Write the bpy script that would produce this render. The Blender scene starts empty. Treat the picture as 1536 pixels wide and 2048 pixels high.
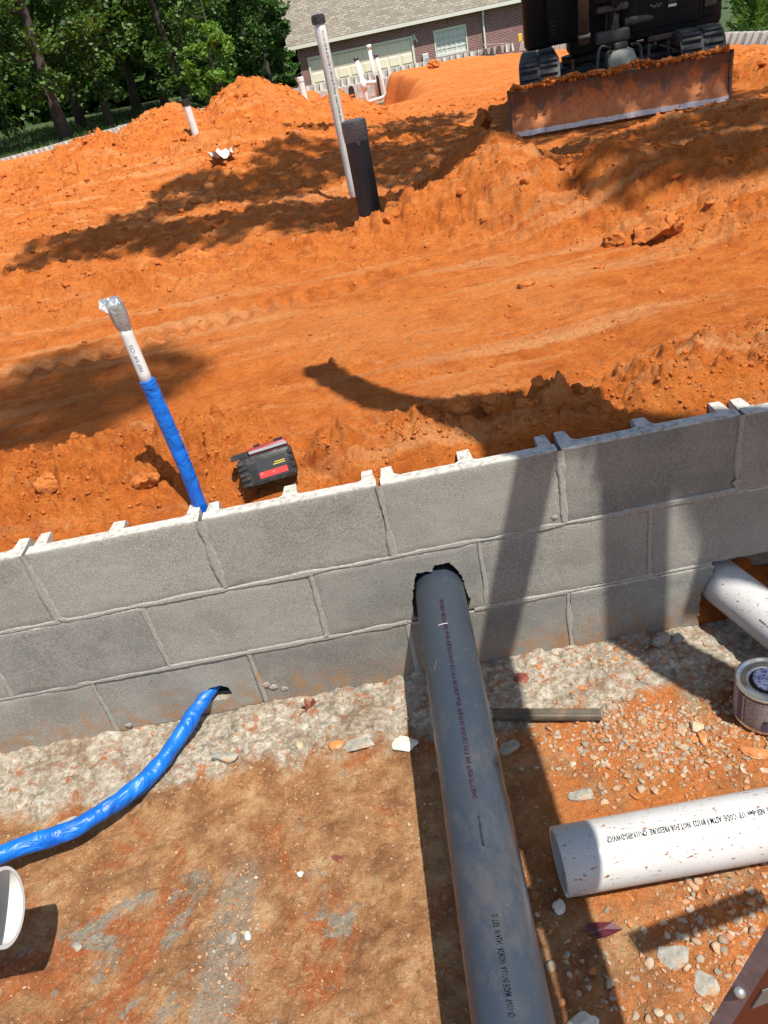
import bpy, bmesh, math, random
import numpy as np
from mathutils import Vector, Matrix

random.seed(7)
rng = np.random.default_rng(7)
scene = bpy.context.scene
COL = scene.collection
R_ = math.radians

# ------------------------------------------------------------------ camera, light, exposure
cam_d = bpy.data.cameras.new('camera')
cam = bpy.data.objects.new('camera', cam_d)
COL.objects.link(cam)
PITCH, YAW, ROLL = 0.5558, 0.0287, -0.2077
cy, sy, cp, sp, cr, sr = math.cos(YAW), math.sin(YAW), math.cos(PITCH), math.sin(PITCH), math.cos(ROLL), math.sin(ROLL)
Fv = Vector((-sy*cp, cy*cp, -sp)); r0 = Vector((cy, sy, 0)); u0 = r0.cross(Fv)
Rv = r0*cr + u0*sr; Uv = u0*cr - r0*sr
cam.matrix_world = Matrix(((Rv.x, Uv.x, -Fv.x, 0.0410), (Rv.y, Uv.y, -Fv.y, -1.4401),
                           (Rv.z, Uv.z, -Fv.z, 1.4296), (0, 0, 0, 1)))
cam_d.sensor_fit = 'VERTICAL'; cam_d.sensor_height = 36.0
cam_d.lens = 1500/2048*36.0
cam_d.clip_start = 0.02; cam_d.clip_end = 600
scene.camera = cam

SUN = Vector((0.27, -0.40, 1.0)).normalized()          # direction towards the sun
SUN_EL = math.asin(SUN.z); SUN_AZ = math.atan2(SUN.x, SUN.y)
w = bpy.data.worlds.new('World'); scene.world = w; w.use_nodes = True
nt = w.node_tree
sky = nt.nodes.new('ShaderNodeTexSky'); sky.sky_type = 'NISHITA'; sky.sun_disc = False
sky.sun_elevation = SUN_EL; sky.sun_rotation = SUN_AZ
bgn = nt.nodes['Background']; bgn.inputs['Strength'].default_value = 0.115
nt.links.new(sky.outputs['Color'], bgn.inputs['Color'])
sun_d = bpy.data.lights.new('sun', 'SUN'); sun_d.energy = 5.0; sun_d.angle = R_(0.53); sun_d.color = (1.0, 0.955, 0.88)
sun = bpy.data.objects.new('sun', sun_d); COL.objects.link(sun)
sun.rotation_euler = SUN.to_track_quat('Z', 'Y').to_euler(); sun.location = (3, -5, 12)
vs = scene.view_settings
vs.view_transform = 'Standard'; vs.look = 'None'; vs.gamma = 1.0; vs.use_curve_mapping = False; vs.exposure = 0.45
scene.render.film_transparent = False
scene.cycles.max_bounces = 6

# ------------------------------------------------------------------ numpy noise
def _hash(ix, iy, seed):
    h = (ix.astype(np.int64)*374761393 + iy.astype(np.int64)*668265263 + seed*974634777) & 0xFFFFFFFF
    h = ((h ^ (h >> 13))*1274126177) & 0xFFFFFFFF
    h = ((h ^ (h >> 16))*2246822519) & 0xFFFFFFFF
    return ((h ^ (h >> 15)) & 0xFFFFFF)/float(0xFFFFFF)
def vnoise(x, y, seed=0):
    ix = np.floor(x); iy = np.floor(y); fx = x-ix; fy = y-iy
    fx = fx*fx*fx*(fx*(fx*6-15)+10); fy = fy*fy*fy*(fy*(fy*6-15)+10)
    a = _hash(ix, iy, seed); b = _hash(ix+1, iy, seed); c = _hash(ix, iy+1, seed); d = _hash(ix+1, iy+1, seed)
    return (a*(1-fx)+b*fx)*(1-fy)+(c*(1-fx)+d*fx)*fy - 0.5
def fbm(x, y, oct=4, seed=0, gain=0.5):
    s = 0; a = 1.0
    for o in range(oct):
        s = s + a*vnoise(x*2**o+o*17.3, y*2**o-o*9.1, seed+o); a *= gain
    return s
def clods(x, y, cell, dens, seed, flat=0.7):
    """hemispherical lumps of random size scattered one per cell"""
    ix = np.floor(x/cell); iy = np.floor(y/cell); out = np.zeros_like(x)
    for dx in (-1, 0, 1):
        for dy in (-1, 0, 1):
            cx, cyy = ix+dx, iy+dy
            k = _hash(cx, cyy, seed+3)
            r = cell*(0.18+0.36*_hash(cx, cyy, seed+4)**2)*(k < dens)
            px = (cx+0.15+0.7*_hash(cx, cyy, seed+1))*cell; py = (cyy+0.15+0.7*_hash(cx, cyy, seed+2))*cell
            el = 0.7+0.6*_hash(cx, cyy, seed+5); an = 6.28*_hash(cx, cyy, seed+6)
            ddx, ddy = x-px, y-py
            e1 = (ddx*np.cos(an)+ddy*np.sin(an))*el; e2 = (-ddx*np.sin(an)+ddy*np.cos(an))/el
            out = np.maximum(out, np.sqrt(np.maximum(r*r-e1*e1-e2*e2, 0))*flat)
    return out
def sst(a, b, x):
    t = np.clip((x-a)/(b-a), 0, 1); return t*t*(3-2*t)
def gau(d, s): return np.exp(-(d/s)**2)

# ------------------------------------------------------------------ materials
def mat(name, build=None, base=(0.5, 0.5, 0.5), rough=0.6, metal=0.0, spec=None):
    m = bpy.data.materials.new(name); m.use_nodes = True
    n = m.node_tree; b = n.nodes['Principled BSDF']
    b.inputs['Base Color'].default_value = (*base, 1); b.inputs['Roughness'].default_value = rough
    b.inputs['Metallic'].default_value = metal
    if spec is not None: b.inputs['Specular IOR Level'].default_value = spec
    if build: build(NT(n, b))
    return m
class NT:
    """small helper round a node tree"""
    def __init__(s, tree, bsdf):
        s.t = tree; s.b = bsdf; s.tc = tree.nodes.new('ShaderNodeTexCoord')
    def n(s, typ, **kw):
        x = s.t.nodes.new('ShaderNode'+typ)
        for k, v in kw.items():
            if k in x.inputs: x.inputs[k].default_value = v
            else: setattr(x, k, v)
        return x
    def l(s, a, b): s.t.links.new(a, b)
    def map(s, scale=(1, 1, 1), rot=(0, 0, 0), src='Object'):
        m = s.n('Mapping'); m.inputs['Scale'].default_value = scale; m.inputs['Rotation'].default_value = rot
        s.l(s.tc.outputs[src], m.inputs['Vector']); return m.outputs[0]
    def noise(s, scale, detail=4, rough=0.55, vec=None, dist=0.0):
        x = s.n('TexNoise'); x.inputs['Scale'].default_value = scale; x.inputs['Detail'].default_value = detail
        x.inputs['Roughness'].default_value = rough; x.inputs['Distortion'].default_value = dist
        s.l(vec if vec is not None else s.tc.outputs['Object'], x.inputs['Vector']); return x.outputs['Fac']
    def voro(s, scale, vec=None, feature='F1', out='Distance'):
        x = s.n('TexVoronoi'); x.feature = feature; x.inputs['Scale'].default_value = scale
        s.l(vec if vec is not None else s.tc.outputs['Object'], x.inputs['Vector']); return x.outputs[out]
    def ramp(s, fac, stops, interp='LINEAR'):
        x = s.n('ValToRGB'); x.color_ramp.interpolation = interp; e = x.color_ramp.elements
        while len(e) < len(stops): e.new(0.5)
        for i, (p, c) in enumerate(stops):
            e[i].position = p; e[i].color = (*c, 1) if len(c) == 3 else c
        s.l(fac, x.inputs['Fac']); return x.outputs['Color']
    def f(s, fac, a, b):
        x = s.n('MapRange'); x.inputs['From Min'].default_value = a; x.inputs['From Max'].default_value = b
        s.l(fac, x.inputs['Value']); return x.outputs[0]
    def mix(s, fac, a, b, mode='MIX'):
        x = s.n('Mix', data_type='RGBA', blend_type=mode)
        for v, k in ((fac, 0), (a, 6), (b, 7)):
            if isinstance(v, (int, float)): x.inputs[k].default_value = v
            elif isinstance(v, tuple): x.inputs[k].default_value = (*v, 1)
            else: s.l(v, x.inputs[k])
        return x.outputs[2]
    def math(s, op, a, b=0.0):
        x = s.n('Math', operation=op)
        for v, k in ((a, 0), (b, 1)):
            if isinstance(v, (int, float)): x.inputs[k].default_value = v
            else: s.l(v, x.inputs[k])
        return x.outputs[0]
    def col(s, c): s.l(c, s.b.inputs['Base Color'])
    def rough(s, c): s.l(c, s.b.inputs['Roughness'])
    def bump(s, h, strength=0.5, dist=0.01, prev=None):
        x = s.n('Bump'); x.inputs['Strength'].default_value = strength; x.inputs['Distance'].default_value = dist
        s.l(h, x.inputs['Height'])
        if prev is not None: s.l(prev, x.inputs['Normal'])
        return x.outputs[0]
    def norm(s, nrm): s.l(nrm, s.b.inputs['Normal'])

def b_clay(k):
    n1 = k.noise(1.3, 6, 0.6); n2 = k.noise(11, 5, 0.65); n3 = k.noise(70, 4, 0.7)
    st = k.noise(2.2, 5, 0.6, k.map((0.35, 5.5, 1.0), (0, 0, 0.22)))
    c = k.ramp(n2, [(0.25, (0.42, 0.094, 0.016)), (0.5, (0.66, 0.180, 0.031)), (0.72, (0.74, 0.240, 0.052))])
    c = k.mix(k.f(n1, 0.52, 0.75), c, (0.70, 0.245, 0.066))
    c = k.mix(k.math('MULTIPLY', k.f(st, 0.52, 0.68), 0.75), c, (0.74, 0.34, 0.13))
    c = k.mix(k.math('MULTIPLY', k.f(k.noise(26, 4, 0.6), 0.60, 0.74), 0.55), c, (0.66, 0.34, 0.15))
    c = k.mix(k.math('MULTIPLY', k.f(n3, 0.5, 0.28), 0.45), c, (0.27, 0.062, 0.014))
    k.col(c); k.b.inputs['Roughness'].default_value = 0.95; k.b.inputs['Specular IOR Level'].default_value = 0.15
    b1 = k.bump(k.noise(34, 7, 0.75), 1.0, 0.030)
    k.norm(k.bump(k.noise(170, 5, 0.75), 0.9, 0.007, b1))
M_clay = mat('red_clay', b_clay)

def b_clod(k):
    n2 = k.noise(22, 5, 0.65); isl = k.n('NewGeometry').outputs['Random Per Island']
    c = k.ramp(n2, [(0.3, (0.37, 0.092, 0.018)), (0.7, (0.60, 0.182, 0.038))])
    c = k.mix(k.math('MULTIPLY', k.f(isl, 0.75, 1.0), 0.4), c, (0.62, 0.24, 0.075)); k.col(c)
    k.b.inputs['Roughness'].default_value = 0.95; k.b.inputs['Specular IOR Level'].default_value = 0.15
    b1 = k.bump(k.noise(45, 5, 0.7), 0.8, 0.015); k.norm(k.bump(k.noise(220, 4, 0.7), 0.7, 0.004, b1))
M_clod = mat('clay_clod', b_clod)

def b_foot(k):
    sep = k.n('SeparateXYZ'); k.l(k.tc.outputs['Object'], sep.inputs[0])
    x_, y_ = sep.outputs[0], sep.outputs[1]
    big = k.noise(3.0, 5, 0.6); med = k.noise(12, 6, 0.65); fine = k.noise(85, 5, 0.7); spk = k.noise(210, 3, 0.7)
    tan = k.ramp(med, [(0.28, (0.17, 0.072, 0.029)), (0.43, (0.28, 0.130, 0.053)), (0.56, (0.38, 0.20, 0.088)), (0.72, (0.50, 0.33, 0.175))])
    red = k.ramp(fine, [(0.3, (0.25, 0.062, 0.016)), (0.7, (0.42, 0.115, 0.03))])
    gry = k.ramp(fine, [(0.3, (0.16, 0.14, 0.105)), (0.7, (0.33, 0.30, 0.235))])
    pale = k.ramp(k.noise(55, 6, 0.75), [(0.3, (0.20, 0.155, 0.105)), (0.46, (0.36, 0.305, 0.225)), (0.64, (0.62, 0.565, 0.46))])
    c = k.mix(k.math('MULTIPLY', k.f(k.noise(4.1, 9, 0.78, None, 0.8), 0.525, 0.585), 0.8), tan, red)
    c = k.mix(k.f(k.noise(4.6, 8, 0.75, None, 0.6), 0.595, 0.625), c, gry)
    c = k.mix(k.math('MULTIPLY', k.f(k.noise(48, 6, 0.7), 0.44, 0.33), 0.5), c, (0.20, 0.085, 0.03))
    c = k.mix(k.math('MULTIPLY', k.f(k.noise(75, 4, 0.75), 0.55, 0.68), 0.6), c, (0.54, 0.38, 0.21))
    c = k.mix(k.math('MULTIPLY', k.f(k.voro(17, None), 0.16, 0.08), k.f(big, 0.5, 0.58)), c, gry)
    # crust of cement slurry next to the blocks
    edge = k.math('ADD', y_, k.math('MULTIPLY', k.math('SUBTRACT', k.noise(6, 5, 0.7), 0.5), 0.34))
    k1 = k.f(edge, -0.225, -0.175)
    pale2 = k.mix(k.f(k.noise(30, 5, 0.7), 0.54, 0.66), pale, (0.38, 0.13, 0.045))
    pale2 = k.mix(k.f(k.noise(18, 5, 0.7, None, 0.5), 0.57, 0.66), pale2, (0.20, 0.18, 0.14))
    c = k.mix(k1, c, pale2)
    c = k.mix(k.math('MULTIPLY', k.f(spk, 0.62, 0.72), 0.55), c, (0.62, 0.50, 0.34))
    c = k.mix(k.math('MULTIPLY', k.f(k.noise(160, 3, 0.6), 0.40, 0.28), 0.6), c, (0.12, 0.045, 0.018))
    c = k.mix(k.math('MULTIPLY', k.f(k.noise(8.5, 8, 0.72, None, 0.4), 0.50, 0.36), 0.6), c, (0.16, 0.075, 0.032))  # brown mottling that also puts dappled shade into the ground colour
    # long grey streak of dried slurry
    sx = k.math('ADD', x_, k.math('MULTIPLY', k.math('SUBTRACT', k.noise(7, 4, 0.7), 0.5), 0.16))
    sxx = k.math('ABSOLUTE', k.math('ADD', sx, k.math('ADD', 0.40, k.math('MULTIPLY', y_, -0.10))))
    stk = k.math('MULTIPLY', k.f(sxx, 0.060, 0.030), k.math('MULTIPLY', k.f(y_, -0.42, -0.48), k.f(k.noise(14, 5, 0.75), 0.36, 0.46)))
    c = k.mix(k.math('MULTIPLY', stk, 0.72), c, gry)
    # right of the pipe: more raw clay
    rr = k.math('MULTIPLY', k.f(x_, 0.12, 0.3), k.f(k.noise(5, 4, 0.6), 0.40, 0.54))
    c = k.mix(k.math('MULTIPLY', rr, k.math('SUBTRACT', 1.0, k1)), c, k.ramp(fine, [(0.3, (0.36, 0.10, 0.022)), (0.7, (0.56, 0.21, 0.06))]))
    k.col(c); k.b.inputs['Roughness'].default_value = 0.93; k.b.inputs['Specular IOR Level'].default_value = 0.2
    b1 = k.bump(k.noise(42, 6, 0.75), 0.8, 0.012); k.norm(k.bump(k.noise(150, 4, 0.75), 0.9, 0.006, b1))
M_foot = mat('footing_ground', b_foot)

def b_cmu(k):
    oi = k.n('ObjectInfo').outputs['Random']
    gp_ = k.n('NewGeometry').outputs['Position']; fine = k.noise(300, 3, 0.7, gp_); med = k.noise(5, 6, 0.65, gp_)
    c = k.ramp(fine, [(0.32, (0.150, 0.146, 0.130)), (0.52, (0.25, 0.244, 0.218)), (0.7, (0.36, 0.352, 0.32))])
    tint = k.ramp(oi, [(0.0, (0.74, 0.74, 0.73)), (0.5, (0.98, 0.97, 0.95)), (1.0, (1.18, 1.16, 1.10))])
    c = k.mix(1.0, c, tint, 'MULTIPLY')
    c = k.mix(k.math('MULTIPLY', k.f(med, 0.42, 0.70), 0.40), c, (0.40, 0.385, 0.335))
    c = k.mix(k.math('MULTIPLY', k.f(med, 0.46, 0.30), 0.35), c, (0.14, 0.135, 0.12))
    c = k.mix(k.math('MULTIPLY', k.f(k.noise(130, 2, 0.6, k.map((1, 1, 2.2))), 0.66, 0.72), 0.5), c, (0.6, 0.58, 0.50))
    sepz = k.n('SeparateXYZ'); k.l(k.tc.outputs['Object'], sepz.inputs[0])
    c = k.mix(k.math('MULTIPLY', k.f(sepz.outputs[2], 0.1885, 0.1925), k.f(k.noise(60, 4, 0.7), 0.30, 0.55)), c, (0.52, 0.50, 0.44))  # block top edge paler: mortar dust plus sunlit brightness put into the colour
    wp_ = k.n('NewGeometry').outputs['Position']
    st = k.noise(4.3, 6, 0.68, wp_, 0.5)
    por = k.math('MULTIPLY', k.f(k.voro(95, wp_), 0.20, 0.10), k.f(k.noise(16, 4, 0.6, wp_), 0.50, 0.62))
    c = k.mix(k.math('MULTIPLY', por, 0.7), c, (0.075, 0.07, 0.06))
    sw = k.n('SeparateXYZ'); k.l(wp_, sw.inputs[0])
    low = k.math('MULTIPLY', k.f(k.math('ADD', sw.outputs[2], k.math('MULTIPLY', k.noise(9, 5, 0.7, wp_), -0.22)), 0.02, -0.07), k.f(k.noise(28, 5, 0.7, wp_), 0.40, 0.60))
    c = k.mix(k.math('MULTIPLY', low, 0.75), c, (0.34, 0.18, 0.08))
    spl = k.f(k.voro(26, wp_), 0.13, 0.06)
    c = k.mix(k.math('MULTIPLY', k.math('MULTIPLY', spl, k.f(k.noise(3.1, 3, 0.6, wp_), 0.52, 0.60)), 0.7), c, (0.42, 0.17, 0.055))
    c = k.mix(k.math('MULTIPLY', k.f(st, 0.645, 0.73), 0.6), c, (0.36, 0.17, 0.065))
    k.col(c); k.b.inputs['Roughness'].default_value = 0.92; k.b.inputs['Specular IOR Level'].default_value = 0.25
    b1 = k.bump(k.voro(420), 0.22, 0.002); k.norm(k.bump(k.noise(330, 3, 0.7), 0.35, 0.0022, b1))
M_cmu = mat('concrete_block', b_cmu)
def b_mort(k):
    fine = k.noise(140, 4, 0.7)
    c = k.ramp(fine, [(0.3, (0.215, 0.207, 0.18)), (0.7, (0.385, 0.37, 0.325))])
    c = k.mix(k.f(k.noise(14, 4), 0.62, 0.74), c, (0.40, 0.20, 0.09)); k.col(c)
    k.b.inputs['Roughness'].default_value = 0.95; k.norm(k.bump(k.noise(140, 4, 0.7), 0.4, 0.003))
M_mort = mat('mortar', b_mort)
def b_far(k):
    k.col(k.ramp(k.noise(5, 4), [(0.3, (0.36, 0.35, 0.31)), (0.7, (0.52, 0.50, 0.45))])); k.b.inputs['Roughness'].default_value = 0.9
M_farcmu = mat('pale_block', b_far)

def b_stone(k):
    isl = k.n('NewGeometry').outputs['Random Per Island']
    c = k.ramp(isl, [(0.0, (0.20, 0.17, 0.13)), (0.3, (0.33, 0.29, 0.22)), (0.50, (0.42, 0.34, 0.23)), (0.62, (0.46, 0.18, 0.055)), (0.85, (0.34, 0.10, 0.03)), (1.0, (0.55, 0.47, 0.35))])
    c = k.mix(k.f(k.noise(60, 5, 0.7), 0.44, 0.66), c, (0.42, 0.21, 0.09)); k.col(c)
    k.b.inputs['Roughness'].default_value = 0.92; k.norm(k.bump(k.noise(130, 4, 0.7), 0.6, 0.004))
M_stone = mat('rubble', b_stone)
def stone_mat(name, a, b, patch=None):
    def bb(k):
        c = k.ramp(k.noise(45, 5, 0.7), [(0.3, a), (0.7, b)])
        if patch: c = k.mix(k.f(k.noise(16, 4, 0.65), 0.55, 0.68), c, patch)
        k.col(c); k.b.inputs['Roughness'].default_value = 0.92
        k.norm(k.bump(k.noise(110, 5, 0.7), 0.7, 0.006))
    return mat(name, bb)
M_gstone = stone_mat('grey_mortar_lump', (0.20, 0.185, 0.15), (0.42, 0.39, 0.32), (0.42, 0.20, 0.08))
M_wstone = stone_mat('white_concrete_chip', (0.46, 0.43, 0.36), (0.74, 0.70, 0.60))
M_ostone = stone_mat('orange_stone', (0.42, 0.14, 0.04), (0.60, 0.26, 0.09), (0.62, 0.42, 0.24))
M_tstone = stone_mat('tan_stone', (0.40, 0.29, 0.17), (0.64, 0.50, 0.33))
M_rstone = stone_mat('maroon_stone', (0.12, 0.03, 0.02), (0.28, 0.08, 0.05), (0.34, 0.17, 0.11))

def b_gpipe(k):
    c = k.ramp(k.noise(7, 3, 0.5, k.map((1, 0.2, 1))), [(0.3, (0.026, 0.034, 0.046)), (0.7, (0.036, 0.046, 0.060))])
    c = k.mix(k.math('MULTIPLY', k.f(k.noise(60, 5, 0.75), 0.60, 0.8), 0.35), c, (0.20, 0.19, 0.17))
    c = k.mix(k.math('MULTIPLY', k.f(k.noise(200, 2, 0.5), 0.735, 0.78), 0.5), c, (0.30, 0.24, 0.17))
    c = k.mix(k.math('MULTIPLY', k.f(k.noise(5, 7, 0.75, k.map((1, 0.6, 1))), 0.53, 0.72), 0.28), c, (0.20, 0.155, 0.115)); k.col(c)
    k.rough(k.f(k.noise(25, 4), -0.15, 1.75)); k.norm(k.bump(k.noise(6, 3), 0.08, 0.01))
M_gpipe = mat('dark_grey_pvc', b_gpipe)
def b_bpipe(k):
    c = k.ramp(k.noise(12, 3), [(0.3, (0.018, 0.018, 0.019)), (0.7, (0.030, 0.030, 0.032))])
    c = k.mix(k.math('MULTIPLY', k.f(k.noise(30, 5, 0.7), 0.64, 0.72), 0.5), c, (0.28, 0.12, 0.05)); k.col(c)
    k.b.inputs['Roughness'].default_value = 0.5
M_bpipe = mat('charcoal_pvc', b_bpipe)
def b_wpipe(k):
    c = k.ramp(k.noise(5, 4), [(0.3, (0.46, 0.455, 0.43)), (0.7, (0.55, 0.545, 0.525))])
    sp_ = k.math('MULTIPLY', k.f(k.noise(150, 2, 0.5, k.map((0.55, 1.3, 1.3), (0.3, 0.2, 0.5))), 0.645, 0.68), k.f(k.noise(9, 3), 0.34, 0.50))
    c = k.mix(sp_, c, (0.26, 0.12, 0.05))
    c = k.mix(k.math('MULTIPLY', k.f(k.noise(28, 5, 0.7), 0.66, 0.76), 0.7), c, (0.50, 0.30, 0.17)); k.col(c)
    k.b.inputs['Roughness'].default_value = 0.38
M_wpipe = mat('dusty_white_pvc', b_wpipe)
M_wclean = mat('white_pvc', lambda k: (k.col(k.ramp(k.noise(14, 4), [(0.3, (0.60, 0.59, 0.55)), (0.7, (0.74, 0.73, 0.70))]))), rough=0.4)
M_grey2 = mat('grey_white_pvc', lambda k: (k.col(k.ramp(k.noise(9, 4), [(0.3, (0.50, 0.47, 0.43)), (0.7, (0.66, 0.62, 0.56))]))), rough=0.42)
M_cut = mat('cut_pvc_edge', base=(0.80, 0.79, 0.76), rough=0.7)
def b_blue(k):
    c = k.ramp(k.noise(16, 4, 0.6), [(0.3, (0.0, 0.085, 0.42)), (0.7, (0.0, 0.155, 0.62))])
    c = k.mix(k.math('MULTIPLY', k.f(k.noise(60, 5, 0.7), 0.66, 0.74), 0.5), c, (0.36, 0.30, 0.28)); k.col(c)
    k.b.inputs['Roughness'].default_value = 0.42
    b1 = k.bump(k.noise(13, 3, 0.5, k.map((1, 1, 1)), 1.2), 0.5, 0.035); k.norm(k.bump(k.noise(60, 2, 0.5, None, 1.0), 0.06, 0.006, b1))
M_blue = mat('blue_plastic_film', b_blue)
M_tape = mat('silver_tape', lambda k: (k.col(k.ramp(k.noise(40, 3), [(0.3, (0.30, 0.31, 0.31)), (0.7, (0.46, 0.47, 0.47))])), k.norm(k.bump(k.noise(55, 3, 0.5, None, 1.0), 0.6, 0.006))), rough=0.32, metal=0.55)
M_btape = mat('dark_tape', lambda k: k.norm(k.bump(k.noise(60, 3, 0.5, None, 1.2), 0.7, 0.008)), base=(0.045, 0.042, 0.042), rough=0.35)
M_btape2 = mat('grey_tape', lambda k: k.norm(k.bump(k.noise(50, 3, 0.5, None, 1.5), 0.7, 0.010)), base=(0.115, 0.105, 0.10), rough=0.33)
M_ink = mat('black_ink', base=(0.006, 0.006, 0.010), rough=0.9, spec=0.05)
M_inkp = mat('plum_ink', base=(0.030, 0.006, 0.016), rough=0.9, spec=0.05)
M_inkb = mat('blue_ink', base=(0.20, 0.23, 0.36), rough=0.7)
M_black = mat('black_plastic', lambda k: (k.col(k.mix(k.math('MULTIPLY', k.f(k.noise(60, 5, 0.7), 0.5, 0.8), 0.75), (0.018, 0.018, 0.018), (0.16, 0.115, 0.075))), k.norm(k.bump(k.noise(80, 3), 0.15, 0.004))), rough=0.5)
M_red = mat('red_plastic', lambda k: k.col(k.mix(k.math('MULTIPLY', k.f(k.noise(40, 5, 0.7), 0.5, 0.8), 0.6), (0.30, 0.02, 0.03), (0.20, 0.10, 0.07))), rough=0.42)
M_redlab = mat('red_label', lambda k: k.col(k.mix(k.f(k.noise(90, 4, 0.7), 0.6, 0.75), (0.62, 0.045, 0.04), (0.55, 0.30, 0.25))), rough=0.5)
M_yel = mat('yellow_print', base=(0.55, 0.46, 0.06), rough=0.6)
M_white = mat('white_print', base=(0.7, 0.7, 0.7), rough=0.6)
M_greyl = mat('grey_label_line', base=(0.32, 0.32, 0.33), rough=0.5)
M_tin = mat('tin_plate', lambda k: (k.col(k.mix(k.f(k.noise(22, 5, 0.7), 0.56, 0.70), (0.66, 0.63, 0.56), (0.30, 0.16, 0.04))),), rough=0.24, metal=0.9)
def b_label(k):
    c = k.ramp(k.noise(160, 3, 0.7), [(0.35, (0.21, 0.195, 0.19)), (0.65, (0.40, 0.37, 0.35))])
    k.col(c)
M_label = mat('paper_label', b_label, rough=0.6)
M_purple = mat('purple_print', base=(0.085, 0.075, 0.13), rough=0.55)
M_lab_dark = mat('dark_print', base=(0.03, 0.03, 0.035), rough=0.6)
M_lab_line = mat('pale_print', base=(0.52, 0.48, 0.46), rough=0.6)
M_cap = mat('purple_cap', lambda k: k.col(k.mix(k.f(k.noise(120, 4, 0.7, None, 1.0), 0.46, 0.56), (0.12, 0.10, 0.32), (0.66, 0.66, 0.72))), rough=0.4)
M_steelbar = mat('weathered_bar', lambda k: (k.col(k.ramp(k.noise(30, 5, 0.7), [(0.3, (0.055, 0.046, 0.034)), (0.6, (0.12, 0.10, 0.07)), (0.75, (0.24, 0.12, 0.05))])), k.norm(k.bump(k.noise(80, 4, 0.7), 0.4, 0.004))), rough=0.75)
M_leaf = mat('dead_leaf', lambda k: (k.col(k.ramp(k.noise(40, 4), [(0.3, (0.10, 0.028, 0.016)), (0.7, (0.21, 0.065, 0.035))])),), rough=0.6)
M_leafp = mat('maroon_leaf', base=(0.085, 0.012, 0.02), rough=0.5)
M_rag = mat('white_rag', lambda k: k.col(k.ramp(k.noise(60, 3), [(0.3, (0.55, 0.56, 0.58)), (0.7, (0.82, 0.82, 0.83))])), rough=0.6)
M_rail = mat('weathered_pink_rail', lambda k: (k.col(k.ramp(k.noise(60, 5, 0.7), [(0.3, (0.105, 0.068, 0.066)), (0.7, (0.19, 0.125, 0.12))])),), rough=0.7)
M_railred = mat('red_fibreglass', base=(0.045, 0.005, 0.005), rough=0.45)
M_rivet = mat('rivet_metal', base=(0.55, 0.55, 0.52), rough=0.35, metal=0.8)
M_lgrey = mat('ladder_label', base=(0.12, 0.125, 0.115), rough=0.6)
M_timber = mat('rough_timber', lambda k: k.col(k.ramp(k.noise(6, 5, 0.6, k.map((8, 8, 0.6))), [(0.3, (0.22, 0.14, 0.08)), (0.7, (0.40, 0.28, 0.17))])), rough=0.85)
# machine
def b_char(k):
    c = k.mix(k.math('MULTIPLY', k.f(k.noise(5, 5, 0.7), 0.46, 0.78), 0.55), (0.010, 0.011, 0.012), (0.030, 0.023, 0.018))
    c = k.mix(k.math('MULTIPLY', k.f(k.noise(60, 3, 0.6), 0.64, 0.7), 0.35), c, (0.10, 0.06, 0.04)); k.col(c)
M_char = mat('charcoal_paint', b_char, rough=0.5, spec=0.18)
M_mblk = mat('machine_black', lambda k: k.col(k.mix(k.math('MULTIPLY', k.f(k.noise(14, 5, 0.7), 0.5, 0.75), 0.6), (0.009, 0.009, 0.009), (0.05, 0.03, 0.018))), rough=0.55)
M_msteel = mat('dusty_casting', lambda k: k.col(k.ramp(k.noise(16, 5, 0.7), [(0.3, (0.022, 0.021, 0.019)), (0.7, (0.10, 0.088, 0.07))])), rough=0.6)
M_motor = mat('dusty_grey_cover', lambda k: (k.col(k.ramp(k.noise(9, 5, 0.65), [(0.3, (0.20, 0.195, 0.165)), (0.7, (0.34, 0.33, 0.28))])), k.norm(k.bump(k.noise(20, 4), 0.4, 0.02))), rough=0.8)
M_rubber = mat('track_rubber', lambda k: k.col(k.mix(k.math('MULTIPLY', k.f(k.noise(10, 5, 0.7), 0.48, 0.72), 0.7), (0.038, 0.038, 0.038), (0.15, 0.11, 0.08))), rough=0.7)
M_tan = mat('dusty_brown_steel', lambda k: k.col(k.ramp(k.noise(14, 5, 0.7), [(0.3, (0.045, 0.028, 0.02)), (0.7, (0.16, 0.10, 0.07))])), rough=0.7)
def b_blade(k):
    sep = k.n('SeparateXYZ'); k.l(k.tc.outputs['Object'], sep.inputs[0])
    z_ = sep.outputs[2]
    nn = k.noise(5, 6, 0.7, k.map((1.0, 1, 0.5)), 0.6)
    e = k.math('ADD', z_, k.math('MULTIPLY', k.math('SUBTRACT', nn, 0.5), 0.55))
    steel = k.ramp(k.noise(18, 5, 0.7, k.map((1, 1, 0.3))), [(0.3, (0.13, 0.070, 0.042)), (0.55, (0.17, 0.115, 0.08)), (0.75, (0.26, 0.245, 0.225))])
    clay = k.ramp(k.noise(30, 5, 0.7), [(0.3, (0.40, 0.115, 0.028)), (0.7, (0.62, 0.22, 0.06))])
    c = k.mix(k.f(e, 0.27, 0.20), steel, clay)
    c = k.mix(k.math('MULTIPLY', k.f(e, 0.235, 0.30), 0.6), c, k.ramp(k.noise(26, 5, 0.7), [(0.3, (0.12, 0.05, 0.026)), (0.7, (0.25, 0.10, 0.045))]))
    k.col(c); k.norm(k.bump(k.noise(40, 5, 0.7), 0.4, 0.008))
M_blade = mat('clay_smeared_steel', b_blade, rough=0.6)
M_edge = mat('worn_cutting_edge', lambda k: k.col(k.mix(k.f(k.noise(22, 5, 0.7), 0.56, 0.64), (0.62, 0.61, 0.59), (0.44, 0.17, 0.06))), rough=0.4)
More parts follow.
